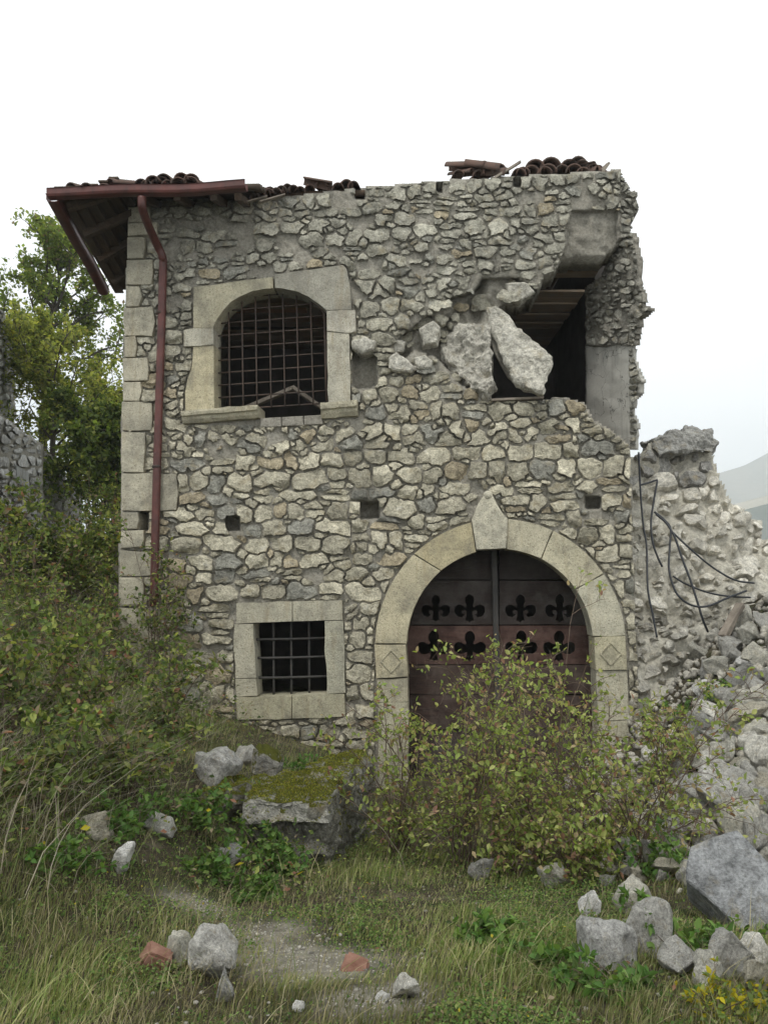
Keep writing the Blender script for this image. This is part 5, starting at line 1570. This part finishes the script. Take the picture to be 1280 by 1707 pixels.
blades("dry_grass", "straw-coloured dry grass mixed through the weeds", 17000, (.04, .17), (.002, .0045), pal_dry, 92, (2.3, 11.5), .8, lambda x, y: np.clip(.22 + .8 * sstep(.2, -1.6, x) + .35 * sstep(.6, 1.4, x) * sstep(3, 3.8, y), 0, 1), lean=.6)
blades("dry_stems", "long grey dry stems tangled over the bank", 10500, (.3, .75), (.003, .006), lambda r, m, x, y, c: pick(r, [(2, (.27, .24, .18)), (1, (.36, .32, .25)), (1, (.14, .115, .08)), (2, (.16, .20, .065))], m), 93, (3.4, 13), 1.2,
       lambda x, y: np.clip(sstep(-1.3, -2.2, x) * sstep(3.6, 4.6, y) + .12 * sstep(-.4, .2, x) * sstep(5.2, 6, y) * sstep(2.2, 1.8, x), 0, 1), lean=.9, segs=5)
def leafy_cover():
    rng = np.random.default_rng(97); n = 48000
    y = 2.3 * (13 / 2.3) ** rng.random(n); x = rng.uniform(-1, 1, n) * (y * .56 + 1.1)
    bank = sstep(-1.0, -2.0, x) * sstep(3.8, 5, y); mid = .30 * sstep(.1, -.2, fbm(np.stack([x, y, 0 * x], -1), 1.1, 5, 3)) * (1 - bank)
    bank = np.maximum(bank, .75 * sstep(-.2, -.7, x) * sstep(4.4, 5.2, y) * sstep(6.1, 5.8, y))
    hollow = .8 * sstep(5.3, 6.2, y) * sstep(-.5, 0, x) * sstep(2.4, 1.8, x)
    k = (rng.random(n) < np.clip(bank + mid + hollow, 0, 1)) & ~((y > 9.9 - x * math.tan(PHI)) & (x > -3.5)) & (rng.random(n) > gravel_mask(x, y))
    x, y, bank = x[k], y[k], bank[k]; m = len(x)
    z = G(x, y) + rng.random(m) ** 1.6 * (.05 + .5 * bank + .12 * sstep(5.3, 6.2, y))
    P = np.stack([x, y, z], -1)
    V, Fc, kk = leaf_mesh(P, rand_dir(rng, m) * [1, 1, .4], unit(rand_dir(rng, m) * .6 + [0, -.2, .8]), np.where(bank > .3, rng.uniform(.02, .06, m), rng.uniform(.014, .034, m)), rng.uniform(.4, .7, (m, 1)), 0)
    T = np.repeat(pick(rng, [(3, MDG), (2, DKG), (1, YLG), (.5, BRN), (.25, RED), (.06, (.4, .34, .02))], m), kk, 0)
    o = mk("ground_cover", V, Fc, M["leaf"], None, T); tagp(o, "small-leaved ground cover over bank and hollow", "ground cover", kind="stuff")
leafy_cover()
blades("tall_grass", "taller arching grass tufts in the foreground", 2600, (.10, .24), (.0025, .005), pal_green, 95, (2.2, 8), 1.0, lambda x, y: np.clip(.25 + sstep(.1, .5, fbm(np.stack([x, y, 0 * x], -1), 1.4, 12, 2)) + .5 * sstep(-.3, -1, x) * sstep(4.5, 3, y), 0, 1), lean=.7, segs=4)
def herbs():
    rng = np.random.default_rng(101); n = 260000
    y = 2.25 * (6.6 / 2.25) ** rng.random(n); x = rng.uniform(-1, 1, n) * (y * .56 + 1.1)
    f = fbm(np.stack([x, y, 0 * x], -1), 2.2, 55, 3)
    k = (rng.random(n) < np.clip(.35 + 1.2 * f, .05, 1)) & (rng.random(n) > gravel_mask(x, y) * 1.3) & ~((x > 2.1) & (y > 4.8))
    x, y, f = x[k], y[k], f[k]; m = len(x)
    P = np.stack([x, y, G(x, y) + rng.random(m) ** 1.5 * (.03 + .09 * np.clip(f, 0, 1))], -1)
    V, Fc, kk = leaf_mesh(P, rand_dir(rng, m) * [1, 1, .5], unit(rand_dir(rng, m) * .6 + [0, -.2, .8]), rng.uniform(.008, .022, m), rng.uniform(.5, .8, (m, 1)), 0)
    T = np.repeat(pick(rng, [(3, (.13, .215, .05)), (2, (.075, .135, .032)), (1.5, (.22, .26, .08)), (.6, (.22, .18, .10)), (.03, (.5, .42, .03))], m, .3), kk, 0)
    o = mk("herb_carpet", V, Fc, M["leaf"], None, T); tagp(o, "tiny-leaved herbs carpeting the foreground between the grass", "ground cover", kind="stuff")
herbs()
def moss_tufts():
    rng = np.random.default_rng(103); V = []; T = []
    dg = bpy.context.evaluated_depsgraph_get()
    pts = []
    for o in bpy.data.objects:
        if o.name.startswith(("masonry_stub", "mossy_ledge", "cap_course")):
            me = o.data; L = np.array(WL[o.name])
            for p in me.polygons:
                if p.normal.z > .45:
                    c = np.array(p.center) + L
                    if vnoise(c, 4.0, 9) > -.75:
                        for _ in range(int(p.area * 26000 * rng.random())): 
                            a, b = rng.random(2); a, b = (1 - a, 1 - b) if a + b > 1 else (a, b)
                            v0, v1, v2 = [np.array(me.vertices[i].co) + L for i in p.vertices[:3]]
                            pts.append(v0 + (v1 - v0) * a + (v2 - v0) * b)
    P = np.array(pts); m = len(P)
    Vv, Fc, kk = leaf_mesh(P - [0, 0, .002], unit(rand_dir(rng, m) * .7 + [0, 0, 1]), rand_dir(rng, m), rng.uniform(.008, .02, m), np.full((m, 1), .4), 0)
    o = mk("moss", Vv, Fc, M["leaf"], None, np.repeat(pick(rng, [(3, (.20, .215, .03)), (2, (.28, .27, .045)), (1, (.10, .115, .02)), (.5, (.22, .16, .06))], m, .3), kk, 0)); tagp(o, "velvety green moss over the masonry stub and ledge", "moss", kind="stuff")
moss_tufts()
def pebbles():
    rng = np.random.default_rng(98); parts = []; T = []
    ico = bmesh.new(); bmesh.ops.create_icosphere(ico, subdivisions=1, radius=1); iv = np.array([tuple(v.co) for v in ico.verts]); fi = np.array([[v.index for v in f.verts] for f in ico.faces]); ico.free()
    def add(x, y, s):
        v = iv * rng.uniform(.6, 1.1, (len(iv), 1)) * np.array([1, 1, .6]) * s
        parts.append((v + [x, y, float(G(x, y)) + s * .2], fi)); T.append(np.tile(np.array([.48, .45, .385]) * rng.uniform(.5, 1.15), (len(iv), 1)))
    for (gx, gy, s) in GRAV:
        for _ in range(260): add(gx + rng.normal(0, s * .62), gy + rng.normal(0, s * .5), rng.uniform(.003, .008) * (2 if rng.random() < .06 else 1))
    for _ in range(500):
        y = rng.uniform(2.4, 6); add(rng.uniform(-.5, .5) * y, y, rng.uniform(.005, .016))
    v, f = cat(parts)
    o = mk("gravel", v, f, M["stone"], None, np.concatenate(T)); tagp(o, "pale limestone gravel showing through the grass", "gravel", kind="stuff")
pebbles()

def small_rubble():
    rng = np.random.default_rng(99); parts = []; T = []
    ico = bmesh.new(); bmesh.ops.create_icosphere(ico, subdivisions=1, radius=1); iv = np.array([tuple(v.co) for v in ico.verts]); fi = np.array([[v.index for v in f.verts] for f in ico.faces]); ico.free()
    n = 0
    while n < 3200:
        x, y = rng.uniform(1.7, 5.4), rng.uniform(4.6, 10.4)
        if x < 2.0 + rng.normal(.15, .2): continue
        s = rng.uniform(.012, .03) + .05 * rng.random() ** 3
        A = rng.normal(0, 1, (3, 3)); R = np.linalg.qr(A)[0]
        v = (np.sign(iv) * np.abs(iv) ** .75 * rng.uniform(.75, 1.1, (len(iv), 1)) * rng.uniform(.6, 1.2, 3) * s) @ R
        parts.append((v + [x, y, float(G(x, y)) + s * .5], fi)); T.append(np.tile(np.array([.52, .49, .42]) * rng.uniform(.6, 1.2), (len(iv), 1))); n += 1
    v, f = cat(parts)
    o = mk("small_rubble", v, f, M["stone"], None, np.concatenate(T)); tagp(o, "small broken stones filling the gaps of the rubble heap", "rubble", kind="stuff")
small_rubble()

gc_ = np.array([tuple(v.co) for v in GROUND[0].data.vertices])
gm_ = np.clip(gravel_mask(gc_[:, 0], gc_[:, 1]) * 1.1 + 1.1 * vnoise(gc_, 5, 3) * gravel_mask(gc_[:, 0], gc_[:, 1]), 0, .5)
set_tint(GROUND[0].data, np.repeat(gm_[:, None], 3, 1))
